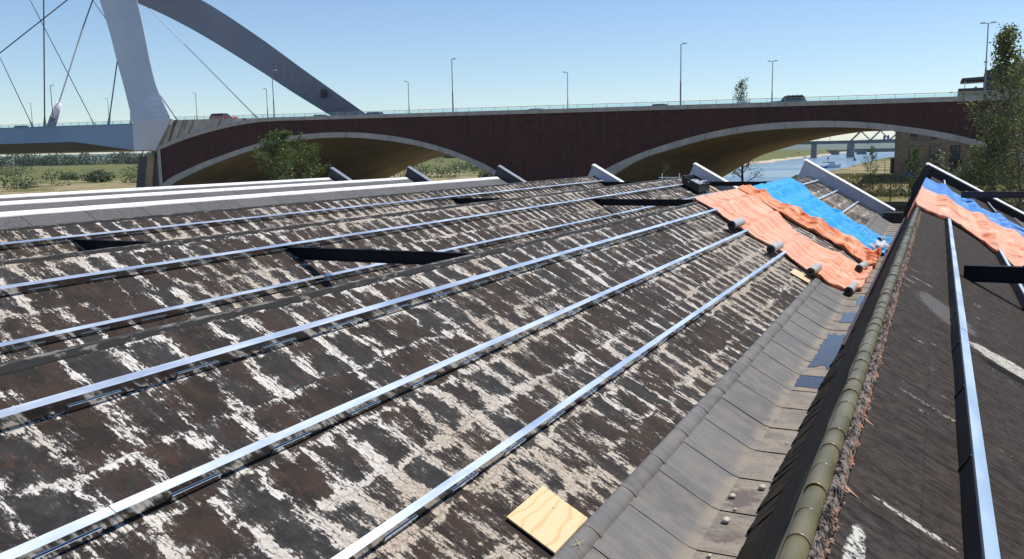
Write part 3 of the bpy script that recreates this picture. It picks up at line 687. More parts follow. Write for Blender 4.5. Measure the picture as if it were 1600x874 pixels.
# chalk mark on the roll
ck = MB(); zc = zslope(1, GUT[1][0]-0.02)+0.072
ck.bar((-3.17, 7.95, zc+.012), (-3.10, 8.13, zc+.010), 0.006, 0.004); ck.bar((-3.19, 8.10, zc+.012), (-3.09, 8.00, zc+.010), 0.006, 0.004)
ck.build("chalk_cross", M['chalk'], bld)

# ------------------------------------------------------------------ things on the roof
def sheet(name, mat, k, Ya, Yb, Xa, Xb, label, seed, rough=0.05, rails=(0.80, 2.08, 3.44), nx=130, ny=130, fold=1.0, over=0.0):
    mb = MB(); P = []; floor = GUT[k][3]
    rx = [XR[k] + d*0.8762 + 0.03 for d in rails]
    for i in range(nx+1):
        x = lerp(Xa, Xb, i/nx); row = []
        ya, yb = smooth_interp(Ya, x), smooth_interp(Yb, x)
        lift = 0.035
        for q in rx: lift = max(lift, 0.175*max(0, 1-abs(x-q)/0.34)**0.8 + 0.02)
        if x < XR[k]: base = -H - (XR[k]-x)*2.2 + 0.08
        else: base = max(zslope(k, x), floor)
        for j in range(ny+1):
            v = j/ny; y = lerp(ya, yb, v) + 0.16*mnoise.noise(Vector((x*2.5, seed, v*2)))*(1-abs(2*v-1))
            if v in (0, 1): y += 0.12*mnoise.noise(Vector((x*3.1, seed, v*5)))
            wq = mnoise.noise(Vector((x*.4, y*.25, seed+2)))
            ph = y*0.75*fold + x*0.42 + wq*1.5; cell_ = math.floor(ph); tri = 1-abs((ph-cell_)*2-1)
            amp = 0.5+0.5*mnoise.noise(Vector((x*.3, cell_*3.7, seed)))
            n = min(1, max(.1, (x-XR[k])/.7))*rough*(tri**4*amp*1.3) + rough*0.45*mnoise.noise(Vector((x*0.7, y*1.1, seed+4)))
            lowx = max(0, (x-(XR[k]+3.6))/1.6)
            eb_ = 0.10*max(0, 1-abs(x-(GUT[k][0]-0.02))/0.28)
            n += lowx*rough*1.1*mnoise.noise(Vector((x*3.0, y*2.6, seed+9)))
            e = min(1, min(v, 1-v)*9)
            row.append((x, y, base + over + eb_ + (0.03 if x > GUT[k][0] else 0) + lift*(0.35+0.65*e if lift > 0.05 else 1) + max(-0.02, n)*(0.3+0.7*e)))
        row = [(row[0][0], row[0][1]+0.10, base+0.012)] + [(a_, b_, c_+0.07) for a_, b_, c_ in row]
        P.append(row)
    mb.grid(P); o = mb.build(name, mat, smooth=True, solid=0.004)
    return tag(o, label, "tarpaulin", "tarpaulins laid over the open roof")
sheet("tarpaulin", M['orange'], 1, [(-7.6, 29.6), (-6.9, 29.7), (-5.6, 29.0), (-4.4, 29.0), (-3.0, 28.2), (-2.1, 29.3)],
      [(-7.6, 37.6), (-6.0, 36.6), (-4.5, 34.2), (-3.3, 34.4), (-2.1, 34.6)], -7.40, -2.0, "salmon orange tarpaulin nearest the camera on the left slope, held down by black rolls", 3, 0.13)
sheet("tarpaulin", M['orange_deep'], 1, [(-7.6, 36.9), (-6.0, 36.8), (-5.1, 36.4), (-4, 36.6), (-3.3, 36.4), (-2.2, 35.2)],
      [(-7.6, 39.6), (-5.3, 39.4), (-3.5, 39.3), (-2.2, 39.6)], -7.40, -1.95, "rumpled orange tarpaulin lying along the edge of the bright blue one", 11, 0.26, over=0.04, fold=1.3)
sheet("tarpaulin", M['blue'], 1, [(-7.7, 38.6), (-5.3, 38.6), (-3.5, 38.4), (-2.4, 39.2)],
      [(-7.6, 51.5), (-6.4, 50.2), (-5.7, 48.2), (-4.4, 47.4), (-3.5, 46.8), (-2.1, 46.2)], -7.42, -1.85, "bright blue tarpaulin on the left slope below the white gable", 17, 0.13, fold=0.5)
sheet("tarpaulin", M['orange'], 0, [(-0.9, 28.6), (-0.39, 27.6), (0.4, 28.6), (1.1, 27.2), (1.9, 23.8), (3.2, 23.0), (4.4, 22.6)],
      [(-0.9, 38.5), (-0.4, 38.6), (1.2, 39.6), (2.2, 39.5), (3.4, 40), (4.4, 40)], -0.78, 4.3, "orange tarpaulin draped over the right hand ridge and down the brown slope", 23, 0.16, rails=(0.95, 2.30, 3.6))
sheet("tarpaulin", M['blue_r'], 0, [(-0.8, 38.2), (1.2, 39.2), (2.2, 39.2), (3.4, 39.7), (4.4, 39.7)],
      [(-0.8, 50.6), (0.9, 49), (1.7, 47.5), (3.0, 48), (4.4, 49)], -0.70, 4.4, "violet blue tarpaulin on the right hand slope behind the orange one", 29, 0.12, rails=(0.95, 2.30, 3.6))

def roll(x, y, k, ang, label, ln=1.35, ra=0.125, hh=None):
    z = (max(zslope(k, x), GUT[k][3]) if k is not None else 0) + (0.20 if hh is None else hh) + ra*0.6
    t = thing("bitumen_roll", (x, y, z), label, "roofing roll", "bitumen rolls weighing down the tarpaulins")
    d = Vector((math.sin(ang), math.cos(ang), 0)); c = Vector((x, y, z))
    a = MB(); n = 20; ax = Vector((math.cos(ang), -math.sin(ang), 0)); up = Vector((0, 0, 1))
    # spiral end face with hollow core
    P = []
    for rr, s in ((ra*0.28, -0.42), (ra*0.28, -0.5), (ra*0.96, -0.5), (ra, -0.48), (ra, 0.48), (ra*0.96, 0.5), (ra*0.28, 0.5), (ra*0.28, 0.42)):
        P.append([c + d*(s*ln) + (ax*math.cos(2*math.pi*q/n) + up*math.sin(2*math.pi*q/n))*rr for q in range(n+1)])
    a.grid(P); a.build("roll_body", M['black_roll'], t, smooth=False)
    b = MB(); P = []
    for s in (-0.44, 0.47):
        P.append([c + d*(s*ln) + (ax*math.cos(2*math.pi*q/n) + up*math.sin(2*math.pi*q/n))*(ra+0.006) for q in range(n+1)])
    b.grid(P); b.build("paper_wrapper", M['wrap'], t, smooth=True)
    return t
roll(-5.70, 28.55, 1, 0.05, "bitumen roll on the tarpaulin edge highest up the left slope")
roll(-4.45, 28.25, 1, 0.05, "bitumen roll at the top end of the lowest rail on the left slope")
roll(-3.28, 28.2, 1, 0.05, "grey wrapped bitumen roll beside the narrow plywood strip")
roll(-2.26, 28.9, 1, 0.05, "bitumen roll standing nearest the puddles on the tarpaulin's lowest corner", hh=0.1)
roll(-2.30, 33.6, 1, 0.1, "bitumen roll half buried in the creased orange sheet near the gutter", hh=0.2)
roll(2.45, 25.2, 0, 0.9, "pale bitumen roll on the orange tarpaulin of the right hand slope", 0.8, 0.13)
roll(-2.25, 44.6, 1, 0.4, "dark bitumen roll at the gutter end of the blue tarpaulin", 0.5, 0.13, hh=0.1)
# bag
bg_ = MB(); P = []
for i in range(15):
    th = math.pi*i/14; row = []
    for j in range(25):
        ph = 2*math.pi*j/24; d = Vector((math.sin(th)*math.cos(ph), math.sin(th)*math.sin(ph), math.cos(th)))
        rr = 1+0.35*mnoise.noise(d*2.1)+0.16*mnoise.noise(d*6)
        row.append((-2.18+d.x*0.42*rr, 40.8+d.y*0.7*rr, -4.28+max(-0.16, d.z*0.30*rr)))
    P.append(row)
bg_.grid(P); tag(bg_.build("plastic_bag", M['bag'], smooth=True), "crumpled white plastic bag in the gutter below the blue tarpaulin", "bag")
# loose laths near the bag
lt = thing("lath_bundle", (-2.0, 43.6, -4.4), "white laths sticking out over the gutter beyond the plastic bag", "laths")
for i in range(4):
    a = MB(); a.bar((-2.2, 42.8+i*0.6, -4.20+0.04*i), (-1.72, 42.6+i*0.62, -4.12+0.03*i), 0.06, 0.03); a.build("lath", M['cap_white'], lt)
# plywood
def board(name, x0, x1, y0, y1, k, mat, label, th=0.018, lift=0.035, yaw=0.0):
    mb = MB(); c = Vector(((x0+x1)/2, (y0+y1)/2, 0)); vs = []
    for dz in (lift, lift+th):
        for x, y in ((x0, y0), (x1, y0), (x1, y1), (x0, y1)):
            d = Vector((x, y, 0))-c; xx = c.x+d.x*math.cos(yaw)-d.y*math.sin(yaw); yy = c.y+d.x*math.sin(yaw)+d.y*math.cos(yaw)
            vs.append((xx, yy, zslope(k, xx)+dz))
    mb.add(vs, [(0,3,2,1),(4,5,6,7),(0,1,5,4),(1,2,6,5),(2,3,7,6),(3,0,4,7)])
    return tag(mb.build(name, mat), label, "board", "loose plywood boards")
board("plywood_board", -3.77, -3.25, 7.70, 8.62, 1, M['ply'], "square pale plywood board in the foreground beside the valley roll")
board("plywood_board", -3.80, -3.28, 26.9, 27.8, 1, M['ply'], "narrow plywood strip lying just short of the orange tarpaulin", yaw=0.0)
sm = thing("timber_offcut", (-13.6, 57.0, -2.2), "pale timber offcut leaning by the black crate near the roof's end", "board")
a = MB(); a.bar((-14.3, 57.6, zslope(2, -14.3)+0.06), (-13.3, 57.4, zslope(2, -13.3)+0.06), 0.5, 0.03); a.build("plank", M['ply'], sm)
a = MB(); a.bar((-13.2, 57.4, zslope(2, -13.2)+0.08), (-12.3, 57.0, zslope(2, -12.3)+0.08), 0.14, 0.10); a.build("plank", M['ply'], sm)
# black crate of debris
cr = thing("crate", (-13.2, 55.2, -2.3), "black plastic crate standing on the roof between two rails", "crate")
def cpt(x, y, hgt): return (x, y, zslope(2, x)+hgt)
cb = MB()
X0, X1, Y0, Y1 = -13.75, -12.75, 52.6, 55.4
def slab(a, b, c, d, h0, h1):
    vs = [cpt(a, c, h0), cpt(b, c, h0), cpt(b, d, h0), cpt(a, d, h0), cpt(a, c, h1), cpt(b, c, h1), cpt(b, d, h1), cpt(a, d, h1)]
    cb.add(vs, [(0,3,2,1),(4,5,6,7),(0,1,5,4),(1,2,6,5),(2,3,7,6),(3,0,4,7)])
slab(X0, X1, Y0, Y1, 0.16, 0.19); slab(X0, X0+.04, Y0, Y1, 0.19, 0.62); slab(X1-.04, X1, Y0, Y1, 0.19, 0.62); slab(X0+.04, X1-.04, Y0, Y0+.05, 0.19, 0.62); slab(X0+.04, X1-.04, Y1-.05, Y1, 0.19, 0.62)
slab(X0-.04, X1+.04, Y0-.04, Y0, 0.58, 0.66); slab(X1, X1+.04, Y0, Y1, 0.58, 0.66)
cb.build("crate_shell", M['bin'], cr)
db = MB()
random.seed(3)
for i in range(14):
    x = random.uniform(X0+.15, X1-.15); y = random.uniform(Y0+.3, Y1-.3); s = random.uniform(.08, .2)
    db.bar(cpt(x, y-s*2, 0.38+random.random()*.15), cpt(x+random.uniform(-.2, .2), y+s*2, 0.42+random.random()*.15), s, s*.6)
db.build("debris", M['bag'], cr)
# puddles
def pud(cx, cy, rx, ry, label, seed):
    mb = MB(); pts = []; n = 140; z = GUT[1][3]+0.021
    for i in range(n):
        t = 2*math.pi*i/n; c, s = math.cos(t), math.sin(t)
        k2 = 1/max(abs(c), abs(s))**0.75
        rr = 1+0.24*mnoise.noise(Vector((c*2.0, s*2.0, seed)))+0.18*mnoise.noise(Vector((c*7, s*7, seed)))+0.06*mnoise.noise(Vector((c*20, s*20, seed)))
        pts.append((min(-1.66, cx+c*rx*k2*rr), cy+s*ry*k2*rr, z))
    mb.add(pts+[(cx, cy, z)], [(i, (i+1) % n, n) for i in range(n)])
    return tag(mb.build("puddle", M['puddle']), label, "puddle", "puddles in the valley gutter")
pud(-1.98, 17.5, 0.33, 0.45, "small dark puddle nearest the camera in the gutter", 1)
pud(-1.90, 20.6, 0.34, 1.75, "long dark blue puddle in the middle of the gutter", 2)
pud(-1.86, 24.7, 0.28, 0.75, "short puddle between the long one and the bitumen roll", 3)
pud(-1.80, 27.6, 0.20, 0.9, "narrow puddle touching the foot of the bitumen roll", 4)
pud(-2.02, 8.75, 0.28, 0.18, "damp dark puddle at the bottom edge beside the flashing", 6)
random.seed(5)
for (x, y, s), lb in zip(((-2.22, 11.15, .045), (-2.13, 10.35, .05), (-1.92, 11.6, .05), (-2.10, 10.75, .025), (-2.02, 9.15, .03), (-2.1, 9.35, .026), (-1.9, 13.6, .02)),
    ("rounded white stone at the bend of the flashing", "largest white stone lying on the silt", "white stone close to the dark boarding", "tiny white stone between the two larger ones", "small stone beside the seam close to the bottom edge", "small stone just above the bottom seam", "tiny white stone farthest along the dry gutter")):
    mb = MB(); P = []
    for i in range(7):
        th = math.pi*i/6; P.append([(x+s*math.sin(th)*math.cos(q*math.pi/5)*(1+.2*mnoise.noise(Vector((i, q, x)))), y+1.3*s*math.sin(th)*math.sin(q*math.pi/5), GUT[1][3]+0.02+s*.5+s*.6*math.cos(th)) for q in range(11)])
    mb.grid(P); tag(mb.build("stone", M['pebble'], smooth=True), lb, "stone", "stones lying in the gutter")

# ------------------------------------------------------------------ brick road bridge
YB, YF = 130.0, 165.0
def ztop(X): return 6.12 - 0.0088*X if X > -105 else 7.05 + (-105-X)*0.013
def btop(X):
    z = ztop(X)-0.58
    return z if X > -108 else smooth_interp([(-137.6, 1.75), (-130, 3.75), (-121, 5.45), (-113, 6.35), (-108, 6.50)], X)
A1T = [(-141, -9.6), (-137.5, -5.1), (-129.2, -1.7), (-121, 0.6), (-113.2, 2.4), (-105.8, 3.6), (-98.7, 4.05), (-91.9, 3.98), (-85.4, 3.4), (-79.1, 2.35), (-73.1, 0.8), (-67.2, -1.36), (-63.2, -3.34), (-58, -6.4), (-54, -9.6)]
A1B = [(-141, -11.5), (-135.8, -5.8), (-129.3, -2.92), (-121.1, -0.4), (-113.3, 1.5), (-105.9, 2.64), (-98.8, 3.15), (-92, 3.1), (-85.4, 2.5), (-79.2, 1.5), (-73.1, -0.05), (-67.2, -2.3), (-62.5, -4.5), (-58, -7.6), (-55.5, -9.6)]
A2T = [(-55, -9.6), (-51, -6), (-45.9, -2.8), (-40.4, -0.45), (-35.5, 1.05), (-30.8, 2.2), (-26.3, 3.0), (-21.8, 3.42), (-17.6, 3.55), (-13.4, 3.5), (-9.3, 3.2), (-5.4, 2.67), (-1.5, 1.99), (2.3, 1.1), (5.9, 0.0), (9.6, -1.3), (14, -3.3), (18, -5.8), (22, -9.6)]
A2B = [(-53.5, -9.6), (-50, -7.0), (-44.4, -3.6), (-40.4, -1.39), (-35.5, 0.12), (-30.8, 1.32), (-26.2, 2.11), (-21.8, 2.53), (-17.5, 2.68), (-13.4, 2.65), (-9.3, 2.4), (-5.3, 1.9), (-1.5, 1.2), (2.3, 0.3), (5.9, -0.85), (9.6, -2.2), (14, -4.4), (17, -6.5), (20, -9.6)]
def ext(X):
    if -141 < X < -54.2: return smooth_interp(A1T, X)
    if -54.8 < X < 22: return smooth_interp(A2T, X)
    return -9.6
def skew(X):
    return 27.0 if X < -118 else (lerp(27.0, 11.5, (X+118)/63) if X < -55 else 11.5)
br = thing("brick_arch_bridge", (-55, 147, -9.5), "dark red brick road bridge with two wide concrete rimmed arches", "bridge")
Xs = [-137.6 + i*1.1 for i in range(int((46+137.6)/1.1)+1)]
bf = MB()
for a, b in zip(Xs, Xs[1:]):
    bf.add([(a, YB, max(-9.6, ext(a))), (b, YB, max(-9.6, ext(b))), (b, YB, btop(b)), (a, YB, btop(a))], [(0, 1, 2, 3)])
    A_, B_ = a+skew(a), b+skew(b)
    bf.add([(A_, YF, max(-9.6, ext(a)-0.1)), (B_, YF, max(-9.6, ext(b)-0.1)), (B_, YF, btop(B_)), (A_, YF, btop(A_))], [(3, 2, 1, 0)])
bf.add([(-137.6, YB, -9.6), (-110.6, YF, -9.6), (-110.6, YF, 1.75), (-137.6, YB, 1.75)], [(0, 1, 2, 3)])
bf.build("brick_spandrel_wall", M['brick'], br)
for T_, B_ in ((A1T, A1B), (A2T, A2B)):
    rim = MB(); N = 90
    a0, a1 = T_[0][0], T_[-1][0]; b0, b1 = B_[0][0], B_[-1][0]; P = []
    for i in range(N+1):
        xt = lerp(a0, a1, i/N); xb = lerp(b0, b1, i/N); zt = smooth_interp(T_, xt); zb_ = smooth_interp(B_, xb)
        P.append([(xt, YB+0.05, zt+0.02), (xt, YB-0.18, zt), (xb, YB-0.18, zb_), (xb, YB+1.0, zb_)])
    rim.grid(P); rim.build("arch_rim", M['conc'], br)
    va = MB(); P = []
    for i in range(N+1):
        xb = lerp(b0, b1, i/N); zb_ = smooth_interp(B_, xb); row = []
        for q in range(13):
            s = q/12
            row.append((xb+skew(xb)*s, lerp(YB+0.9, YF-0.4, s), zb_ + 0.02 - 0.2*math.sin(math.pi*s)))
        P.append(row)
    va.grid(P); va.build("arch_vault", M['vault'], br, smooth=True)
# coping / parapet band
pb = MB(); pf = MB()
for a, b in zip(Xs, Xs[1:]):
    if b > 44.5: break
    lo = (lambda X: btop(X)) if b > -108 else (lambda X: btop(X))
    hi = (lambda X: ztop(X)) if b > -108 else (lambda X: btop(X)+lerp(0.75, 0.62, (X+137)/29))
    pb.add([(a, YB-0.22, lo(a)-0.05), (b, YB-0.22, lo(b)-0.05), (b, YB-0.22, hi(b)), (a, YB-0.22, hi(a)), (a, YB+0.4, hi(a)), (b, YB+0.4, hi(b)), (a, YB+0.1, lo(a)-0.05), (b, YB+0.1, lo(b)-0.05)],
           [(0, 1, 2, 3), (3, 2, 5, 4), (6, 7, 1, 0)])
    pf.add([(a, YF+0.22, btop(a)-0.05), (b, YF+0.22, btop(b)-0.05), (b, YF+0.22, ztop(b)), (a, YF+0.22, ztop(a)), (a, YF-0.4, ztop(a)), (b, YF-0.4, ztop(b))], [(3, 2, 1, 0), (4, 5, 2, 3)])
pb.add([(-137.8, YB-0.2, 2.2), (-136.9, YB-0.2, 2.2), (-136.9, YB-0.2, -9.6), (-137.8, YB-0.2, -9.6), (-137.8, YB+1, 2.2), (-137.8, YB+1, -9.6)], [(3, 2, 1, 0), (0, 4, 5, 3)])
pb.build("parapet", M['conc'], br); pf.build("parapet", M['conc'], br)
cp = MB()
xs_ = [-137.6, -133.75, -128, -123, -118, -113, -108]
for a, b in zip(xs_, xs_[1:]):
    ta = ztop(a)
    if a < -134: ta = 2.3
    tb = ztop(b)
    cp.add([(a, YB+0.05, btop(a)+0.5), (b, YB+0.05, btop(b)+0.5), (b, YB+0.5, tb), (a, YB+0.5, ta), (a, YB+1.2, ta), (b, YB+1.2, tb)], [(0, 1, 2, 3), (3, 2, 5, 4)])
o = cp.build("rust_streaked_panel", M['conc_stain'], br); o["label"] = "sloping concrete panel streaked with rust beside the steel leg"
dk = MB(); P = []
for X in Xs + [60, 90]:
    z = ztop(X)-1.0; P.append([(X, YB+0.35, z), (X, YF-0.35, z), (X, YF-0.35, z-0.5), (X, YB+0.35, z-0.5)])
dk.grid(P); dk.build("road_deck", M['asphalt'], br)
mk = MB(); P = []
for X in Xs: z = ztop(X)-0.993; P.append([(X, 139, z), (X, 139.15, z)])
mk.grid(P); mk.build("lane_marking", M['cap_white'], br)
def railing(parent, x0, x1, Y, zf, step=2.35, hgt=0.52):
    a = MB(); gl = MB(); X = x0; prev = None
    while X <= x1:
        z = zf(X); a.box(X-0.03, X+0.03, Y-0.03, Y+0.03, z-0.05, z+hgt)
        if prev is not None:
            zp = zf(prev)
            a.bar((prev, Y, zp+hgt), (X, Y, z+hgt), 0.07, 0.065)
            gl.add([(prev+.06, Y, zp+0.03), (X-.06, Y, z+0.03), (X-.06, Y, z+hgt-0.12), (prev+.06, Y, zp+hgt-0.12)], [(0, 1, 2, 3)])
        prev = X; X += step
    o = a.build("railing", M['railm'], parent); gl.build("glass_panel", M['glass'], o)
railing(br, -132.5, 44, YB+0.1, ztop); railing(br, -132.5, 44, YF-0.1, ztop)

# ------------------------------------------------------------------ steel arch bridge (left)
sb_ = thing("steel_arch_bridge", (-150, 147, -9.5), "pale steel arch bridge with splayed legs and stay cables at the left", "bridge")
gm = MB()
def gtop(X): return 6.95 + (-143.7-X)*0.006
for (a, b) in ((-330, -184), (-184, -161), (-161, -144.0)):
    def lowz(X): return 3.85 if X <= -160 else lerp(3.85, 1.83, (X+161)/17)
    def inz(X): return 1.75
    for A, B in ((a, b),):
        gm.add([(A, YB, lowz(A)), (B, YB, lowz(B)), (B, YB, gtop(B)), (A, YB, gtop(A))], [(0, 1, 2, 3)])
gm.build("girder_side", M['girder'], sb_)
gu = MB(); P = []
for X in (-330, -184, -161, -152, -144):
    lz = 3.85 if X <= -160 else lerp(3.85, 1.83, (X+161)/17)
    P.append([(X, YB+0.02, lz), (X, YB+9, min(lz, 2.1)-0.1), (X, YF-9, 1.9), (X, YF, 3.8), (X, YF, gtop(X)), (X, YB+0.02, gtop(X))])
gu.grid(P); gu.build("girder_underside", M['legshade'], sb_)
gk = MB()
for a, b in ((-330, -184), (-184, -144.1)): gk.bar((a, YB-0.05, gtop(a)+0.02), (b, YB-0.05, gtop(b)+0.02), 0.3, 0.16)
gk.build("deck_edge", M['girder'], sb_)
railing(sb_, -212, -144, YB+0.1, lambda X: gtop(X)+0.05, 2.4, 0.62)
def loft(name, secs, mat, parent):
    mb = MB(); P = []
    for (x0, z0, x1, z1, y, d) in secs:
        xm, zm = (x0+x1)/2, (z0+z1)/2
        P.append([(x0, y, z0), (xm, y-0.35, zm), (x1, y, z1), (x1-1.07*d+0.35, y+d, z1+0.1), (x0-1.0*d+1.5, y+d, z0+0.1), (x0, y, z0)])
    Q = P[:2]
    for i in range(1, len(P)-1):
        for s in range(1, 7):
            t = s/6; row = []
            for j in range(6):
                p0 = Vector(P[max(i-1, 1)][j]); p1 = Vector(P[i][j]); p2 = Vector(P[i+1][j]); p3 = Vector(P[min(i+2, len(P)-1)][j])
                row.append(tuple(0.5*((2*p1)+(-p0+p2)*t+(2*p0-5*p1+4*p2-p3)*t*t+(-p0+3*p1-3*p2+p3)*t**3)))
            Q.append(row)
    P = Q
    mb.grid(P); n = len(P)
    mb.add(P[0][:5], [(0, 1, 2, 3, 4)]); mb.add(P[-1][:5], [(4, 3, 2, 1, 0)])
    return mb.build(name, mat, parent)
s4 = lambda x, z, Y: (x*Y/134, z*Y/134)
secs = [(-144.0, 1.83, -138.4, 1.73, 129.8, 6), (-143.7, 7.15, -133.6, 7.72, 129.8, 6)]
for (xa, za, xb, zb2, Y) in ((-149.9, 14.1, -140.9, 13.7, 132), (-151.3, 19.25, -142.3, 18.74, 133.3), (-152.9, 25.67, -143.4, 24.99, 135), (-155.0, 32.1, -144.7, 31.2, 137), (-157.6, 39.5, -146.6, 38.4, 139), (-161, 48, -149, 46.5, 141)):
    a = s4(xa, za, Y); b = s4(xb, zb2, Y); secs.append((a[0], a[1], b[0], b[1], Y, 5))
loft("arch_leg", secs, M['legwhite'], sb_)
le = MB()
for (p, q) in ((secs[0], secs[1]),): le.bar((p[2]+0.15, 129.7, p[3]), (q[2]+0.25, 129.7, q[3]), 0.5, 0.5)
le.build("leg_edge_strip", M['legwhite'], sb_)
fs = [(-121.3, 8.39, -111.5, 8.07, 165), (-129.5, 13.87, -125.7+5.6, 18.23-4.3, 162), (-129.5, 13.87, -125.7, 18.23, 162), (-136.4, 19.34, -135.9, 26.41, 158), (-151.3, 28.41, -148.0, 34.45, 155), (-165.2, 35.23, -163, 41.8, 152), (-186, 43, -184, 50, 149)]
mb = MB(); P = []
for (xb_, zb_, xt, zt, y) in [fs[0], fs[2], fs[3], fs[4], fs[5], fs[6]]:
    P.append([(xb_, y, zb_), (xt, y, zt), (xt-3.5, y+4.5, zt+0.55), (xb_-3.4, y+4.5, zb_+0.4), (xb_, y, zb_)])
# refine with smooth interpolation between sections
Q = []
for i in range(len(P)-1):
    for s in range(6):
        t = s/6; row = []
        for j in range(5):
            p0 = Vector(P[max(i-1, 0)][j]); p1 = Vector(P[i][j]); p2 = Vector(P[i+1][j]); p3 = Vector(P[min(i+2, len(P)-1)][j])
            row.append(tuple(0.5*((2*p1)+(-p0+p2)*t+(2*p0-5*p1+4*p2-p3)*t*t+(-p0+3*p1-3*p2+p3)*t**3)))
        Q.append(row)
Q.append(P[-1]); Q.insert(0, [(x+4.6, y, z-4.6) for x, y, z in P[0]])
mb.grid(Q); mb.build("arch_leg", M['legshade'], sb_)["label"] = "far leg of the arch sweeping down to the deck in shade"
hb_ = MB(); hb_.box(-122.6, -121.6, 162.3, 162.9, 12.6, 14.4); hb_.build("access_hatch", M['gable_black'], sb_)
def cable(p, q, ra, mat, sock=0.0, ext=2.2):
    p, q = Vector(p), Vector(q); p2 = q + (p-q)*ext       # p: where it leaves the frame, continued upward
    a = MB(); a.tube(q, p2, ra, n=8); o = a.build("stay_cable", mat, sb_, smooth=True)
    if sock:
        d = (p-q).normalized(); b = MB(); b.tube(q-d*0.6, q+d*sock, ra*2.6, ra*1.1, 10); b.build("cable_socket", M['cable_white' if mat is M['cable_white'] else 'legshade'], o)
cable((-169.2, 138, 33.9), (-192.3, 138, 24.3), 0.13, M['cable'])
cable((-176.5, 138, 34.5), (-179.7, 138, 8.0), 0.14, M['cable'], 1.9)
cable((-180.8, 138, 34.9), (-164.5, 138, 8.2), 0.085, M['cable'], 1.7)
cable((-192.4, 138, 23.3), (-183.9, 138, 8.1), 0.085, M['cable'], 1.6)
cable((-155.9, 138, 20.2), (-159.7, 138, 8.1), 0.13, M['cable'], 1.8, 1.05)
cable((-154.3, 139, 13.2), (-154.3, 139, 7.9), 0.10, M['cable'], 1.0, 1.0)
cable((-168.4, 158, 35.9), (-136.7, 158, 8.5), 0.11, M['cable_white'], 2.2, 1.03)
cable((-185, 158, 38), (-160.6, 158, 9.0), 0.11, M['cable'], 1.8)
a = MB(); a.tube((-161.6, 138, 33.2), (-165.3, 138, 27.7), 0.13, n=8); a.tube((-154.0, 138, 44.0), (-161.6, 138, 33.2), 0.13, n=8)
a.build("stay_cable", M['cable'], sb_, smooth=True)
a = MB(); a.tube((-165.3, 138, 27.7), (-174.9, 138, 12.0), 0.15, n=8); oc = a.build("stay_cable", M['cable_white'], sb_, smooth=True)
a = MB(); a.tube((-174.6, 138, 12.5), (-176.4, 138, 9.6), 0.62, 0.85, 14); a.build("cable_socket", M['cap_white'], oc, smooth=True)
a = MB(); a.tube((-176.4, 138, 9.62), (-177.9, 138, 7.2), 0.86, 0.9, 14); a.build("socket_base", M['legshade'], oc, smooth=True)
# pier under the leg
pr_ = MB(); P = []
pr_.prism([(-143.6, 0.6), (-145.9, -9.6), (-137.9, -9.6), (-137.9, 0.6)], YB+0.6, YB+12); pr_.build("pier", M['pier'], sb_)
pc = MB(); pc.prism([(-140.9, 0.7), (-143.2, -9.6), (-141.2, -9.6), (-139.2, 0.7)], YB+0.3, YB+1.2); pc.build("pier_rib", M['vault'], sb_)
pg = MB()
for (xa, za, xb, zb2) in ((-143.2, 0.6, -142.6, 1.8), (-142.4, 0.7, -142.4, 1.8), (-141.5, 0.6, -139.6, 1.8), (-140.7, 0.6, -138.6, 1.9)): pg.bar((xa, YB+0.9, za), (xb, YB+0.9, zb2), 0.16, 0.16)
pg.bar((-143.6, YB+0.7, 0.9), (-139.3, YB+0.7, 0.9), 0.08, 0.08); pg.build("bearing_struts", M['legshade'], sb_)
pq = MB(); pq.box(-140.0, -137.95, YB+0.9, YB+10, 0.6, 1.9); pq.build("bearing_block", M['gable_black'], sb_)

# ------------------------------------------------------------------ street lamps
def lamp(x, y, z0, z1, arms, label, r0=0.13):
    t = thing("street_lamp", (x, y, z0), label, "street lamp", "street lamps along the road bridge")
    a = MB(); a.tube((x, y, z0), (x, y, lerp(z0, z1, .45)), r0, r0*.85, 8); a.tube((x, y, lerp(z0, z1, .45)), (x, y, z1-0.1), r0*.62, r0*.5, 8); a.tube((x, y, z0), (x, y, z0+0.5), r0*1.3, r0*1.3, 8)
    a.build("post", M['pole'], t)
    for (dx, dz) in arms:
        b = MB(); b.bar((x, y, z1-0.15+dz), (x+dx*0.35, y, z1-0.05+dz), 0.07, 0.07)
        o = b.build("arm", M['pole'], t)
        s = 1 if dx > 0 else -1; h0 = x+dx*0.25; h1 = x+dx
        c = MB(); c.prism([(h0, z1-0.10+dz), (h0+s*0.1, z1+0.06+dz), (h1-s*0.1, z1+0.04+dz), (h1, z1-0.05+dz), (h1-s*.05, z1-0.09+dz)], y-0.16, y+0.16)
        c.build("lamp_head", M['lamphead'], t)
    return t
nz0 = lambda X: ztop(X)-1.0
lamp(4.85, 131.6, nz0(4.8), 15.25, [(0.95, 0), (-0.95, 0)], "tallest double headed street lamp behind the poplar at the right")
lamp(-34.7, 131.6, nz0(-34), 15.3, [(0.9, 0)], "tall street lamp over the centre of the larger right arch")
lamp(-72.8, 131.6, nz0(-72), 15.4, [(0.9, 0)], "tall street lamp right of where the shaded arch leg meets the deck")
lamp(-110.0, 131.6, nz0(-110), 15.55, [(1.0, 0)], "street lamp standing in front of the shaded arch leg")
lamp(-168.6, 131.6, 6.1, 15.7, [(1.0, 0)], "street lamp beside the thick white cable socket at the far left")
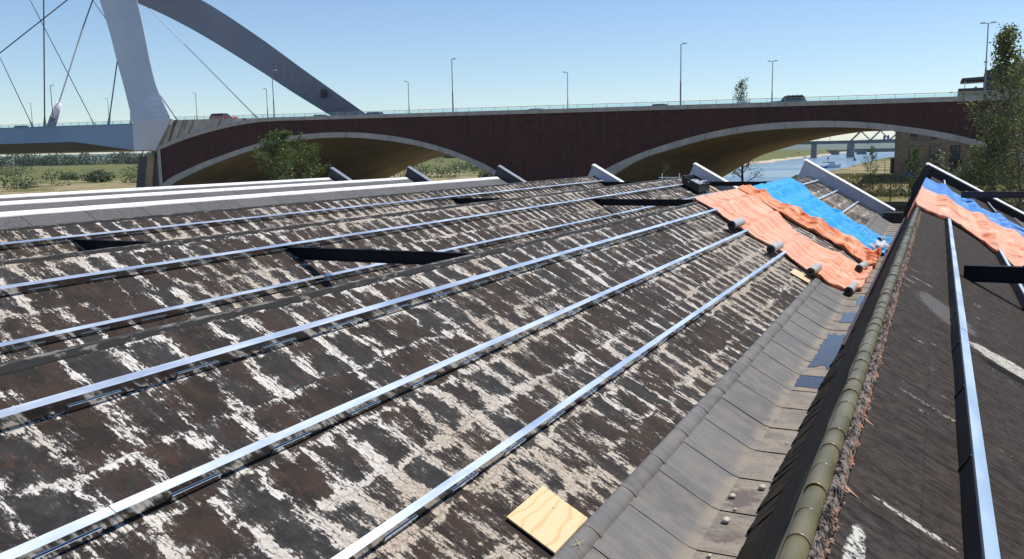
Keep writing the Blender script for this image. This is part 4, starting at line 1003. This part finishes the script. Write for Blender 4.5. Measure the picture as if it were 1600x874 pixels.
for x, lb, s in ((-26.4, "short street lamp just left of the black off-road car", 1), (-64.0, "lone small street lamp in the middle of the sky above the brick", -1), (-99.1, "street lamp between the arch leg's foot and a taller lamp", -1),
                 (-136.0, "lower street lamp partly hidden in front of the shaded leg", -1), (-156.9, "street lamp above the red car", -1), (-185.6, "street lamp left of the pale arch leg", -1), (-213.6, "leftmost street lamp, small, near the frame edge", -1)):
    lamp(x, 160.5, nz0(x) if x > -140 else 5.9, {-26.4: 14.72, -136.0: 15.1}.get(x, 14.9+(0.2 if x < -130 else 0)), [(0.85*s, 0)] + ([(-0.85, 0)] if x == -26.4 else []), lb, 0.12)

# ------------------------------------------------------------------ cars
def car(x, y, z, ln, hgt, paint, label, heading=1, suv=False, wagon=False, body_rgb=(0.02, 0.02, 0.02)):
    t = thing("car", (x, y, z), label, "car", "cars driving over the bridge")
    pm = simple("car_paint", body_rgb, tuple(c*0.9 for c in body_rgb), 0.5, 0.22); hw = 0.9
    d = heading
    def X(q): return x + d*(q-0.5)*ln
    belt = 0.62*hgt
    b = MB(); prof = [(0.0, .20), (0.0, .52*hgt), (.04, belt), (.30, belt+.03), (.34, belt+.03), (.97, belt+.02), (1.0, .5*hgt), (1.0, .20)] if not suv else [(0.0, .26), (0.0, .55*hgt), (.03, belt), (.28, belt+.04), (.99, belt+.04), (1.0, .5*hgt), (1.0, .26)]
    rows = []
    for yy, ins in ((-hw, .0), (-hw+0.12, .02), (hw-0.12, .02), (hw, .0)):
        rows.append([(X(q), y+yy, z+zz) for q, zz in prof])
    P = rows; n = len(prof)
    b.add([p for rw in P for p in rw], [(i*n+j, i*n+(j+1) % n, (i+1)*n+(j+1) % n, (i+1)*n+j) for i in range(3) for j in range(n)] + [tuple(range(n)), tuple(range(4*n-1, 3*n-1, -1))])
    # roof shell
    ws, rs_, re, we = (.30, .42, .82 if not (suv or wagon) else .92, .93 if not (suv or wagon) else .985)
    b.add([(X(rs_), y-.66, z+hgt-.03), (X(re), y-.66, z+hgt-.04), (X(re), y+.66, z+hgt-.04), (X(rs_), y+.66, z+hgt-.03), (X(rs_+.05), y-.5, z+hgt), (X(re-.05), y-.5, z+hgt), (X(re-.05), y+.5, z+hgt), (X(rs_+.05), y+.5, z+hgt)],
          [(0, 1, 5, 4), (1, 2, 6, 5), (2, 3, 7, 6), (3, 0, 4, 7), (4, 5, 6, 7)])
    for q0, q1 in ((ws, rs_), (lerp(rs_, re, .45), lerp(rs_, re, .47)), (we, re)):
        for s in (-1, 1): b.bar((X(q0), y+s*.80, z+belt), (X(q1), y+s*.665, z+hgt-.03), .06, .07, (0, 1, 0))
    b.build("body", pm, t, bevel=0.03)
    gls = MB()
    lo = [(ws+.005, belt), (we-.005, belt)]; hi = [(rs_+.005, hgt-.04), (re-.005, hgt-.045)]
    vs = [(X(lo[0][0]), y-.78, z+lo[0][1]), (X(lo[1][0]), y-.78, z+lo[1][1]), (X(lo[1][0]), y+.78, z+lo[1][1]), (X(lo[0][0]), y+.78, z+lo[0][1]),
          (X(hi[0][0]), y-.645, z+hi[0][1]), (X(hi[1][0]), y-.645, z+hi[1][1]), (X(hi[1][0]), y+.645, z+hi[1][1]), (X(hi[0][0]), y+.645, z+hi[0][1])]
    gls.add(vs, [(0, 1, 5, 4), (1, 2, 6, 5), (2, 3, 7, 6), (3, 0, 4, 7)])
    gls.build("windows", M['carglass'], t)
    for q in (.19, .80):
        for s in (-1, 1):
            wm = MB(); wm.tube((X(q), y+s*.70, z+.33), (X(q), y+s*.93, z+.33), .33, n=18); wo = wm.build("wheel", M['tyre'], t)
            rm = MB(); rm.tube((X(q), y+s*.92, z+.33), (X(q), y+s*.945, z+.33), .2, n=12); rm.build("rim", M['rim'], wo)
    for s in (-1, 1):
        h = MB(); h.box(min(X(0), X(-.004)), max(X(0), X(-.004)), y+s*.7-.15, y+s*.7+.15, z+.45*hgt, z+.52*hgt); h.build("headlight", M['head_light'], t)
        h = MB(); h.box(min(X(1), X(1.004)), max(X(1), X(1.004)), y+s*.72-.12, y+s*.72+.12, z+.46*hgt, z+.56*hgt); h.build("tail_light", M['red_light'], t)
        mr = MB(); mr.box(X(.33)-.08, X(.33)+.08, y+s*.95-.07, y+s*.95+.07, z+belt, z+belt+.13); mr.build("wing_mirror", pm, t)
    if suv:
        rr = MB()
        for s in (-1, 1): rr.bar((X(rs_+.04), y+s*.6, z+hgt+.05), (X(re-.02), y+s*.6, z+hgt+.05), .04, .04)
        for i in range(4): rr.bar((X(lerp(rs_+.1, re-.05, i/3)), y-.6, z+hgt+.07), (X(lerp(rs_+.1, re-.05, i/3)), y+.6, z+hgt+.07), .1, .04)
        rr.build("roof_rack", M['gable_black'], t)
    return t
car(-19.8, 134, ztop(-19)-1.0, 4.9, 1.98, None, "black off-road car with a roof rack on the right half of the bridge", 1, suv=True, body_rgb=(0.012, 0.012, 0.014))
car(-39.0, 134, ztop(-39)-1.0, 4.4, 1.42, None, "dark blue low car beside the lamp in the bridge's middle", 1, body_rgb=(0.012, 0.018, 0.05))
car(-59.4, 134, ztop(-59)-1.0, 4.3, 1.30, None, "barely visible dark blue car roof between two lamps", 1, body_rgb=(0.02, 0.03, 0.06))
car(-89.0, 134, ztop(-89)-1.0, 4.7, 1.60, None, "dark navy estate car at the foot of the shaded arch leg", -1, wagon=True, body_rgb=(0.015, 0.018, 0.035))
car(-102.0, 134, ztop(-102)-1.0, 4.4, 1.42, None, "silver grey car in front of the shaded arch leg", 1, body_rgb=(0.25, 0.26, 0.25))
car(-124.3, 134, ztop(-124)-0.62, 5.6, 1.80, None, "dark red and black estate car right of the pale arch leg", -1, wagon=True, body_rgb=(0.62, 0.012, 0.03))
car(-182.8, 134, 6.1, 4.8, 1.72, None, "dark green car on the steel deck at the far left", 1, wagon=True, body_rgb=(0.03, 0.06, 0.07))

# ------------------------------------------------------------------ brick apartment building behind the right arch
ab = thing("apartment_building", (6, 192, -6.5), "brown brick apartment block with dark windows seen under the right arch", "building")
bx = [(-7.7, 22), (185, 199), (-7.5, 9.4)]
wm = MB(); wm.box(-7.7, 2.6, 185, 200, -7.8, 7.9); wm.box(2.6, 24, 185, 200, -7.8, 9.6); wm.box(-7.95, -4.8, 184.7, 184.99, 2.6, 7.9); wm.build("wall", M['bbrick'], ab)
bd = MB()
for z in (0.6, 4.1, 7.6): bd.box(-7.75, 24.1, 184.93, 185.0, z-0.12, z)
bd.build("string_course", M['conc'], ab)
def window(x0, x1, z0, z1, y=185, split=2, trans=0.35):
    fr = MB(); th = 0.09
    fr.box(x0, x1, y-0.06, y+0.0, z0, z0+th); fr.box(x0, x1, y-0.06, y, z1-th, z1); fr.box(x0, x0+th, y-0.06, y, z0+th, z1-th); fr.box(x1-th, x1, y-0.06, y, z0+th, z1-th)
    for i in range(1, split): q = lerp(x0, x1, i/split); fr.box(q-.04, q+.04, y-0.055, y, z0+th, z1-th)
    zz = lerp(z0, z1, trans); fr.box(x0+th, x1-th, y-0.05, y, zz-.05, zz+.05)
    o = fr.build("window", M['win'], ab); pn = MB(); pn.add([(x0+th, y-0.02, z0+th), (x1-th, y-0.02, z0+th), (x1-th, y-0.02, z1-th), (x0+th, y-0.02, z1-th)], [(0, 1, 2, 3)]); pn.build("pane", M['pane'], o)
for x in (-5.2, -1.7, 1.75, 5.2, 8.7, 12.2, 15.7):
    window(x, x+1.6, -5.05, -3.35, trans=.9); window(x, x+1.6, -2.75, -0.1); window(x+.15, x+1.25, 1.1, 2.6, trans=.5)
    window(x, x+1.5, 4.4, 6.6)
cn = MB()
for x in (-5.2, 1.75, 8.7): cn.box(x-0.5, x+2.0, 184.2, 185.0, -3.25, -2.85)
cn.build("balcony_canopy", M['win'], ab)
sbx = MB(); sbx.box(-8.4, -7.72, 186, 187.2, -5.2, -2.3); sbx.build("side_balcony", M['win'], ab)
pt = MB(); pt.box(7.0, 24, 187, 198, 9.6, 13.3); pt.box(9.2, 24, 189, 198, 13.3, 14.4); pt.box(2.6, 7.0, 187, 197, 9.6, 10.2); pt.build("penthouse", M['roofgrey'], ab)
ca = MB(); ca.prism([(2.9, 11.55), (3.1, 12.0), (7.0, 12.15), (7.0, 11.65)], 186.4, 196); ca.build("terrace_canopy", M['roofgrey'], ab)
cpo = MB(); cpo.box(3.55, 3.68, 186.8, 186.95, 10.2, 11.6); cpo.box(3.0, 7.0, 186.6, 186.66, 10.95, 11.02); cpo.build("terrace_railing", M['cap_white'], ab)
window(8.3, 10.0, 10.8, 12.9, 187, 2, .1); window(11, 13, 10.8, 12.9, 187, 2, .1)
# roofed brick stair tower of the bridge at the right edge
# ------------------------------------------------------------------ far truss bridge
tb_ = thing("truss_bridge", (-60, 1100, -12), "distant grey steel truss bridge crossing the river on stone piers", "bridge")
d = MB(); d.box(-420, 60, 1095, 1105, 3.4, 6.4); d.box(-420, 60, 1093, 1107, 6.4, 7.0); d.build("deck_girder", M['truss'], tb_)
tr = MB()
for y in (1094, 1106):
    x = -92.0; pts = []
    while x < 60: pts.append(x); x += 20.5
    tr.bar((-81.8, y, 17.2), (55, y, 17.2), 0.8, 1.0)
    for a in pts:
        tr.bar((a, y, 6.8), (a+10.2, y, 17.2), 0.7, 1.1); tr.bar((a+10.2, y, 17.2), (a+20.5, y, 6.8), 0.6, 0.8)
tr.build("truss", M['truss'], tb_)
for x, wd in ((-205, 5.0), (-132, 4.5), (-92, 6.5), (-20, 6)):
    p = MB(); p.prism([(x-wd/2, 3.4), (x-wd*.62, -13), (x+wd*.62, -13), (x+wd/2, 3.4)], 1092, 1108); p.build("pier", M['stone'], tb_)
t2 = MB()
for i in range(14): t2.tube((-300+i*14, 1130, 6), (-300+i*14, 1130, 12), 0.25, n=5)
for x in (-57.5, -53.5): t2.prism([(x-1.2, 6), (x-1.2, 11), (x, 12.6), (x+1.2, 11), (x+1.2, 6)], 1110, 1114)
t2.build("bridge_towers", M['truss'], tb_)
b3 = thing("low_bridge", (-110, 1500, -12), "low dark road bridge on broad piers behind the truss bridge", "bridge")
d = MB(); d.box(-420, 200, 1498, 1512, -6.5, -4.9); d.build("deck", M['truss'], b3)
for x in (-150, -110, -20): p = MB(); p.box(x-7, x+7, 1499, 1511, -13, -6.5); p.build("pier", M['truss'], b3)

# ------------------------------------------------------------------ boats
bt = thing("motor_boat", (-57, 560, WZ), "white motor boat with a mast and blue side on the river", "boat")
hb = MB(); P = []
for q, wd, z0, z1 in ((0, 1.1, -.2, 1.5), (.15, 1.5, -.3, 1.4), (.6, 1.5, -.3, 1.5), (.85, .9, -.2, 1.9), (1, .05, .6, 2.2)):
    X = -60.5+8.6*q; P.append([(X, 560-wd, WZ+z1), (X, 560-wd*.7, WZ+z0), (X, 560+wd*.7, WZ+z0), (X, 560+wd, WZ+z1), (X, 560-wd, WZ+z1)])
hb.grid(P); hb.add(P[0][:4], [(0, 1, 2, 3)]); hb.build("hull", M['hullwhite'], bt)
cb2 = MB(); cb2.prism([(-59, WZ+1.4), (-58.6, WZ+2.9), (-55.2, WZ+2.9), (-54.2, WZ+1.5)], 559, 561); cb2.build("cabin", M['hullwhite'], bt)
cr2 = MB(); cr2.prism([(-62.2, WZ+3.0), (-62.2, WZ+3.5), (-55.4, WZ+3.2), (-55.4, WZ+2.95)], 558.9, 561.1); cr2.build("cabin_roof", M['win'], bt)
ms = MB(); ms.tube((-59.2, 560, WZ+2.9), (-59.2, 560, WZ+6.5), .09); ms.box(-59.6, -58.8, 559.8, 560.2, WZ+4.9, WZ+6.2); ms.build("mast", M['gable_black'], bt)
pn = thing("pontoon", (-63, 548, WZ), "flat blue sided pontoon with a sandy deck beside the motor boat", "pontoon")
p = MB(); p.box(-66.5, -57.5, 546, 550, WZ-.2, WZ+1.1); p.build("float", M['hullblue'], pn)
p = MB(); p.box(-69, -61, 546.5, 549.5, WZ+1.1, WZ+1.5); p.build("deck", M['barge_sand'], pn)
for i, (x, y, lb) in enumerate(((-118, 1620, "small red buoy left of the stone pier"), (-66, 830, "dark buoy on the river right of the stone pier"))):
    bo = MB(); bo.tube((x, y, WZ-.2), (x, y, WZ+1.2), 1.1, .9, 10); bo.tube((x, y, WZ+1.2), (x, y, WZ+3.0), .9, .15, 10); tag(bo.build("buoy", M['red_light'] if i == 0 else M['gable_black']), lb, "buoy", "buoys on the river")
shp = thing("river_ship", (-130, 2380, WZ), "distant pale river ship moored at the far shore", "ship")
p = MB(); p.prism([(-170, WZ), (-174, WZ+5), (-96, WZ+5), (-90, WZ+8), (-92, WZ)], 2375, 2387); p.build("hull", M['hullblue'], shp)
p = MB(); p.box(-166, -140, 2376, 2386, WZ+5, WZ+12); p.box(-120, -96, 2376, 2386, WZ+5, WZ+9); p.build("superstructure", M['hullwhite'], shp)

# ------------------------------------------------------------------ park furniture
def plamp(x, y, z0, z1, arm, label):
    t = thing("park_lamp", (x, y, z0), label, "street lamp", "lamps in the park"); a = MB(); a.tube((x, y, z0), (x, y, z1), .09, .06); a.build("post", M['pole'], t)
    b = MB(); b.prism([(x-.1, z1), (x-.1, z1+.12), (x-arm, z1+.10), (x-arm, z1+.02)] if arm > 0 else [(x+.1, z1), (x+.1, z1+.12), (x-arm, z1+.10), (x-arm, z1+.02)], y-.15, y+.15); b.build("lamp_head", M['lamphead'], t)
plamp(-10.0, 200, -8.5, -3.1, .9, "park lamp with a short arm by the water left of the brick block")
plamp(-6.6, 150, -9.2, -1.9, .6, "dark lamp post standing in front of the dry grass slope")
plamp(-2.2, 183, -6.3, -3.4, .9, "wall lamp post in front of the brick block's ground floor")
sg = thing("round_sign", (-4.05, 152, -8.6), "round blue traffic sign with a white arrow below the brick block", "sign")
a = MB(); a.tube((-4.05, 152, -8.8), (-4.05, 152, -4.0), .05); a.build("post", M['pole'], sg)
a = MB(); a.tube((-4.05, 151.93, -4.55), (-4.05, 151.89, -4.55), .62, n=24); a.build("sign_face", M['sign_blue'], sg)
a = MB(); a.bar((-4.2, 151.87, -4.3), (-3.9, 151.87, -4.85), .1, .02, (0, 1, 0)); a.bar((-3.9, 151.87, -4.85), (-4.25, 151.87, -4.75), .1, .02, (0, 1, 0)); a.bar((-3.9, 151.87, -4.85), (-3.85, 151.87, -4.45), .1, .02, (0, 1, 0)); a.build("arrow", M['sign_white'], sg)
wf = thing("work_barrier", (-24, 92, -9), "low scaffold rail with blue netting beyond the roof's edge", "barrier")
a = MB()
for i in range(3): a.tube((-21.6+i*1.6*.95, 76, -9), (-21.6+i*1.6*.95, 76, -2.0), .04)
a.bar((-21.9, 76, -2.35), (-17.6, 76, -2.35), .07, .07); a.build("frame", M['galv'], wf)
a = MB(); a.box(-21.6, -18.2, 75.98, 76.0, -3.4, -2.45); a.build("netting", M['hullblue'], wf)

# ------------------------------------------------------------------ vegetation
def leaves_at(mb, c, n, spread, size, rnd, flat=1.0):
    for _ in range(n):
        d = Vector((rnd.gauss(0, 1), rnd.gauss(0, 1), rnd.gauss(0, 1)*flat))*spread*.5
        p = c+d; s = size*rnd.uniform(.6, 1.3)
        a = Vector((rnd.gauss(0, 1), rnd.gauss(0, 1), rnd.gauss(0, .7))).normalized(); b = a.cross(Vector((rnd.gauss(0, 1), rnd.gauss(0, 1), rnd.gauss(0, 1)))).normalized()
        mb.add([p-a*s, p-b*s*.55, p+a*s, p+b*s*.55+Vector((0, 0, s*.1))], [(0, 1, 2, 3)])
def tree(name, base, hgt, rad, nb, label, seed, leafmat, bark, lsize, lper, lean=(0, 0), shape=None, up=0.75, first=0.12, twigs=5, spread=.5, trunk_r=.16, droop=0.0):
    rnd = random.Random(seed); base = Vector(base)
    t = thing(name, base, label, "tree")
    tk = MB(); lf = MB(); seg = 10; pts = []
    for i in range(seg+1):
        q = i/seg; pts.append(base + Vector((lean[0]*q**1.3 + rnd.uniform(-.12, .12)*min(1, i), lean[1]*q + rnd.uniform(-.12, .12)*min(1, i), hgt*q)))
    for i in range(seg): tk.tube(pts[i], pts[i+1], trunk_r*(1-i/seg*.9), trunk_r*(1-(i+1)/seg*.9), 7, cap=False)
    shape = shape or (lambda q: math.sin(math.pi*min(1, max(.04, q))**.8))
    for b in range(nb):
        q = first + (1-first)*((b+rnd.random())/nb)**.9; q = min(.985, q)
        j = min(seg-1, int(q*seg)); p = pts[j].lerp(pts[j+1], q*seg-j); az = b*2.399+rnd.uniform(-.5, .5)
        ln = rad*shape((q-first)/(1-first))*rnd.uniform(.7, 1.15)
        d = Vector((math.cos(az), math.sin(az), up*rnd.uniform(.6, 1.3))).normalized(); p0 = p; r0 = max(.02, trunk_r*.42*(1-q*.8)); n = 5
        for s in range(n):
            d = (d + Vector((rnd.uniform(-.22, .22), rnd.uniform(-.22, .22), .10-droop*s*.18+rnd.uniform(-.1, .1)))).normalized()
            p1 = p0+d*ln/n; tk.tube(p0, p1, r0*(1-s/n*.8), r0*(1-(s+1)/n*.8), 5, cap=False)
            if s > 0 or ln < 1.2:
                for w in range(twigs):
                    dd = (d + Vector((rnd.gauss(0, .8), rnd.gauss(0, .8), rnd.gauss(.1-droop, .6)))).normalized(); tl = ln*.20*rnd.uniform(.5, 1.2)+.15
                    st_ = p0.lerp(p1, rnd.random()); e = st_+dd*tl; tk.tube(st_, e, .018, .008, 3, cap=False)
                    leaves_at(lf, st_.lerp(e, .75), max(2, round(lper*(1.15-.6*q))), spread*(1.1-.35*q), lsize, rnd)
            p0 = p1
    tk.build("trunk", bark, t, smooth=True); lf.build("crown", leafmat, t)
    return t
tree("poplar_tree", (6.0, 75, -9.2), 17.0, 8.2, 46, "tall slender poplar with pale bark in front of the bridge at the right edge", 12, M['leaf_poplar'], M['bark'], .125, 8, (-2.2, 0), shape=lambda q: max(.11, (1-q)**.95), up=.95, first=.10, twigs=6, spread=.62, trunk_r=.18)
tree("poplar_tree", (3.6, 78, -9.2), 10.5, 5.4, 26, "lower bushy poplar filling in behind the black gable at the right", 31, M['leaf_poplar'], M['bark'], .13, 10, (0.4, 0), shape=lambda q: max(.25, (1-q)**.8), up=.9, first=.12, twigs=6, spread=.6, trunk_r=.14)
tree("robinia_tree", (-64.6, 80, -9.2), 11.6, 6.0, 22, "bushy green tree in front of the left brick arch", 5, M['leaf_green'], M['bark_dark'], .14, 11, (-1.6, 0), shape=lambda q: max(.22, (1-q)**.7), up=.5, first=.42, twigs=6, spread=.55, trunk_r=.14, droop=.3)
tree("willow_tree", (-34.4, 178, -8.5), 21.2, 5.6, 38, "thin sparse tree behind the bridge whose top shows above the railing", 9, M['leaf_sparse'], M['bark_dark'], .17, 5, (-.8, 0), shape=lambda q: max(.2, (1-q)**.8), up=.6, first=.06, twigs=5, spread=1.1, trunk_r=.26)
tree("sapling", (-11.3, 178, -8.0), 7.6, 2.2, 20, "young green tree on the dry grass left of the brick block", 14, M['leaf_green'], M['bark_dark'], .11, 4, (0, 0), shape=lambda q: max(.35, math.sin(math.pi*(q*.8+.2))), up=.7, first=.1, twigs=4, spread=.4, trunk_r=.07)
tree("sapling", (-2.3, 100, -9.1), 8.7, 1.0, 14, "slim sapling rising behind the peak of the black gable", 15, M['leaf_green'], M['bark_dark'], .12, 5, (0, 0), up=.7, first=.45, twigs=3, spread=.4, trunk_r=.06)
tree("sapling", (-33.0, 118, -9.2), 7.4, 1.2, 14, "wispy sapling beside the white gable over the water", 16, M['leaf_sparse'], M['bark_dark'], .08, 3, (0, 0), up=.9, first=.35, twigs=3, spread=.4, trunk_r=.05)
# hedge in the park
def blobleaf(mb, c, rx, ry, rz, n, size, rnd):
    for _ in range(n):
        d = Vector((rnd.gauss(0, 1), rnd.gauss(0, 1), rnd.gauss(0, 1))).normalized()*rnd.uniform(.55, 1.0)**.5
        d *= 1+.25*mnoise.noise(Vector(c)*.3+d*2)
        p = Vector(c)+Vector((d.x*rx, d.y*ry, max(-.4, d.z)*rz)); s = size*rnd.uniform(.6, 1.3)
        nrm = (d+Vector((rnd.gauss(0, .5), rnd.gauss(0, .5), rnd.gauss(0, .5)))).normalized(); a = nrm.orthogonal().normalized(); b = nrm.cross(a)
        t = rnd.random()*6.28; a, b = a*math.cos(t)+b*math.sin(t), b*math.cos(t)-a*math.sin(t)
        mb.add([p-a*s, p-b*s*.7, p+a*s, p+b*s*.7], [(0, 1, 2, 3)])
rnd = random.Random(2)
hd = MB()
for i in range(60): blobleaf(hd, (-16+i*.36, 169+rnd.uniform(-.3, .3), gz(-10, 169)+.5), .8, .9, .9, 60, .12, rnd)
tag(hd.build("hedge", M['leaf_bush']), "clipped dark green hedge across the park below the brick block", "hedge")
tg = MB()      # rough grass tufts in the park
for i in range(9000):
    x = rnd.uniform(-42, 6); y = rnd.uniform(166.5, 205) if i % 4 else rnd.uniform(112, 130); 
    if 128 < y < 167 and x > 22: continue
    z = gz(x, y); a = rnd.random()*6.28; s = rnd.uniform(.12, .3); h = rnd.uniform(.25, .7)
    dx, dy = math.cos(a)*s, math.sin(a)*s; ln = rnd.uniform(-.2, .2)
    tg.add([(x-dx, y-dy, z-.05), (x+dx, y+dy, z-.05), (x+dx*.3+ln, y+dy*.3, z+h)], [(0, 1, 2)])
tag(tg.build("tall_grass", leafm("dry_grass_blades", (0.22, 0.205, 0.085), (0.32, 0.27, 0.14), (0.16, 0.18, 0.06), .2, .15)), "tall dry grass on the park slope beside the river", "grass", kind="stuff")
# field bushes
def bush(x, y, rx, rz, label, seed, cat="bush"):
    mb = MB(); rn = random.Random(seed); z = gz(x, y)
    for i in range(6): blobleaf(mb, (x+rn.uniform(-.6, .6)*rx, y+rn.uniform(-.6, .6)*rx, z+rz*.35), rx*.6, rx*.6, rz*rn.uniform(.5, .8), 110, rx*.09+.08, rn)
    return tag(mb.build("bush", M['leaf_bush']), label, cat, "bushes on the river flats")
bush(-288, 243, 6.0, 4.4, "rounded lone bush on the dry ground below the left girder", 1)
bush(-243, 228, 3.0, 2.2, "small bush right of the lone rounded one on the left flats", 2)
bush(-330, 262, 3.4, 2.6, "small bush left of the lone rounded one on the left flats", 3)
bush(-148, 292, 3.4, 2.8, "leftmost of the small bushes on the sand seen through the left arch", 4)
bush(-131, 300, 3.2, 3.0, "bush on the sand close to the left arch's right springing", 5)
bush(-124, 305, 2.4, 2.2, "last small bush before the left arch's right springing", 6)
sc_ = MB(); rn = random.Random(7)
for i in range(150):
    a = R(rn.uniform(25, 62)); dist = rn.uniform(330, 470) if i % 3 else rn.uniform(520, 700)
    x, y = -dist*math.sin(a), dist*math.cos(a)
    if gz(x, y) < -9.8: continue
    rx = rn.uniform(3, 8); blobleaf(sc_, (x, y, gz(x, y)+1.0), rx, rx, rn.uniform(2.2, 4.5), 150, .42, rn)
tag(sc_.build("scrub", M['leaf_bush']), "bands of low scrub across the green river flats", "scrub", kind="stuff")
wd = MB()
for i in range(230):
    a = R(rn.uniform(14, 64)); dist = rn.uniform(900, 1080); x, y = -dist*math.sin(a), dist*math.cos(a)
    hh = rn.uniform(6, 12) if rn.random() < .7 else rn.uniform(11, 16); rx = hh*rn.uniform(.5, .9)
    if gz(x, y) < -9.8: continue
    blobleaf(wd, (x, y, gz(x, y)+hh*.35), rx, rx, hh*.62, 420, .85, rn)
tag(wd.build("woodland", M['leaf_wood']), "belt of dark trees along the dyke on the far left bank", "woodland", kind="stuff")
w2 = MB()
for i in range(420):
    x = rn.uniform(-1500, 900); y = rn.uniform(2720, 3600); hh = rn.uniform(8, 18)
    blobleaf(w2, (x, y, -6+hh*.3), hh*rn.uniform(1, 2.2), hh, hh*.6, 50, 4, rn)
tag(w2.build("woodland", M['leaf_wood']), "hazy line of trees on the far shore behind the truss bridge", "woodland", kind="stuff")

# ------------------------------------------------------------------ haze
hz = MB(); hz.box(-6500, 6500, -320, 9500, -15.5, 62)
hm = bpy.data.materials.new("pale_air"); hm.use_nodes = True; t_ = hm.node_tree; t_.nodes.remove(t_.nodes["Principled BSDF"])
pv = t_.nodes.new("ShaderNodeVolumePrincipled"); pv.inputs["Color"].default_value = (0.80, 0.90, 1.0, 1); pv.inputs["Density"].default_value = 0.00005; pv.inputs["Anisotropy"].default_value = 0.2
t_.links.new(pv.outputs[0], t_.nodes["Material Output"].inputs["Volume"])
tag(hz.build("haze", hm), "thin pale summer haze over the river", "haze", kind="stuff")
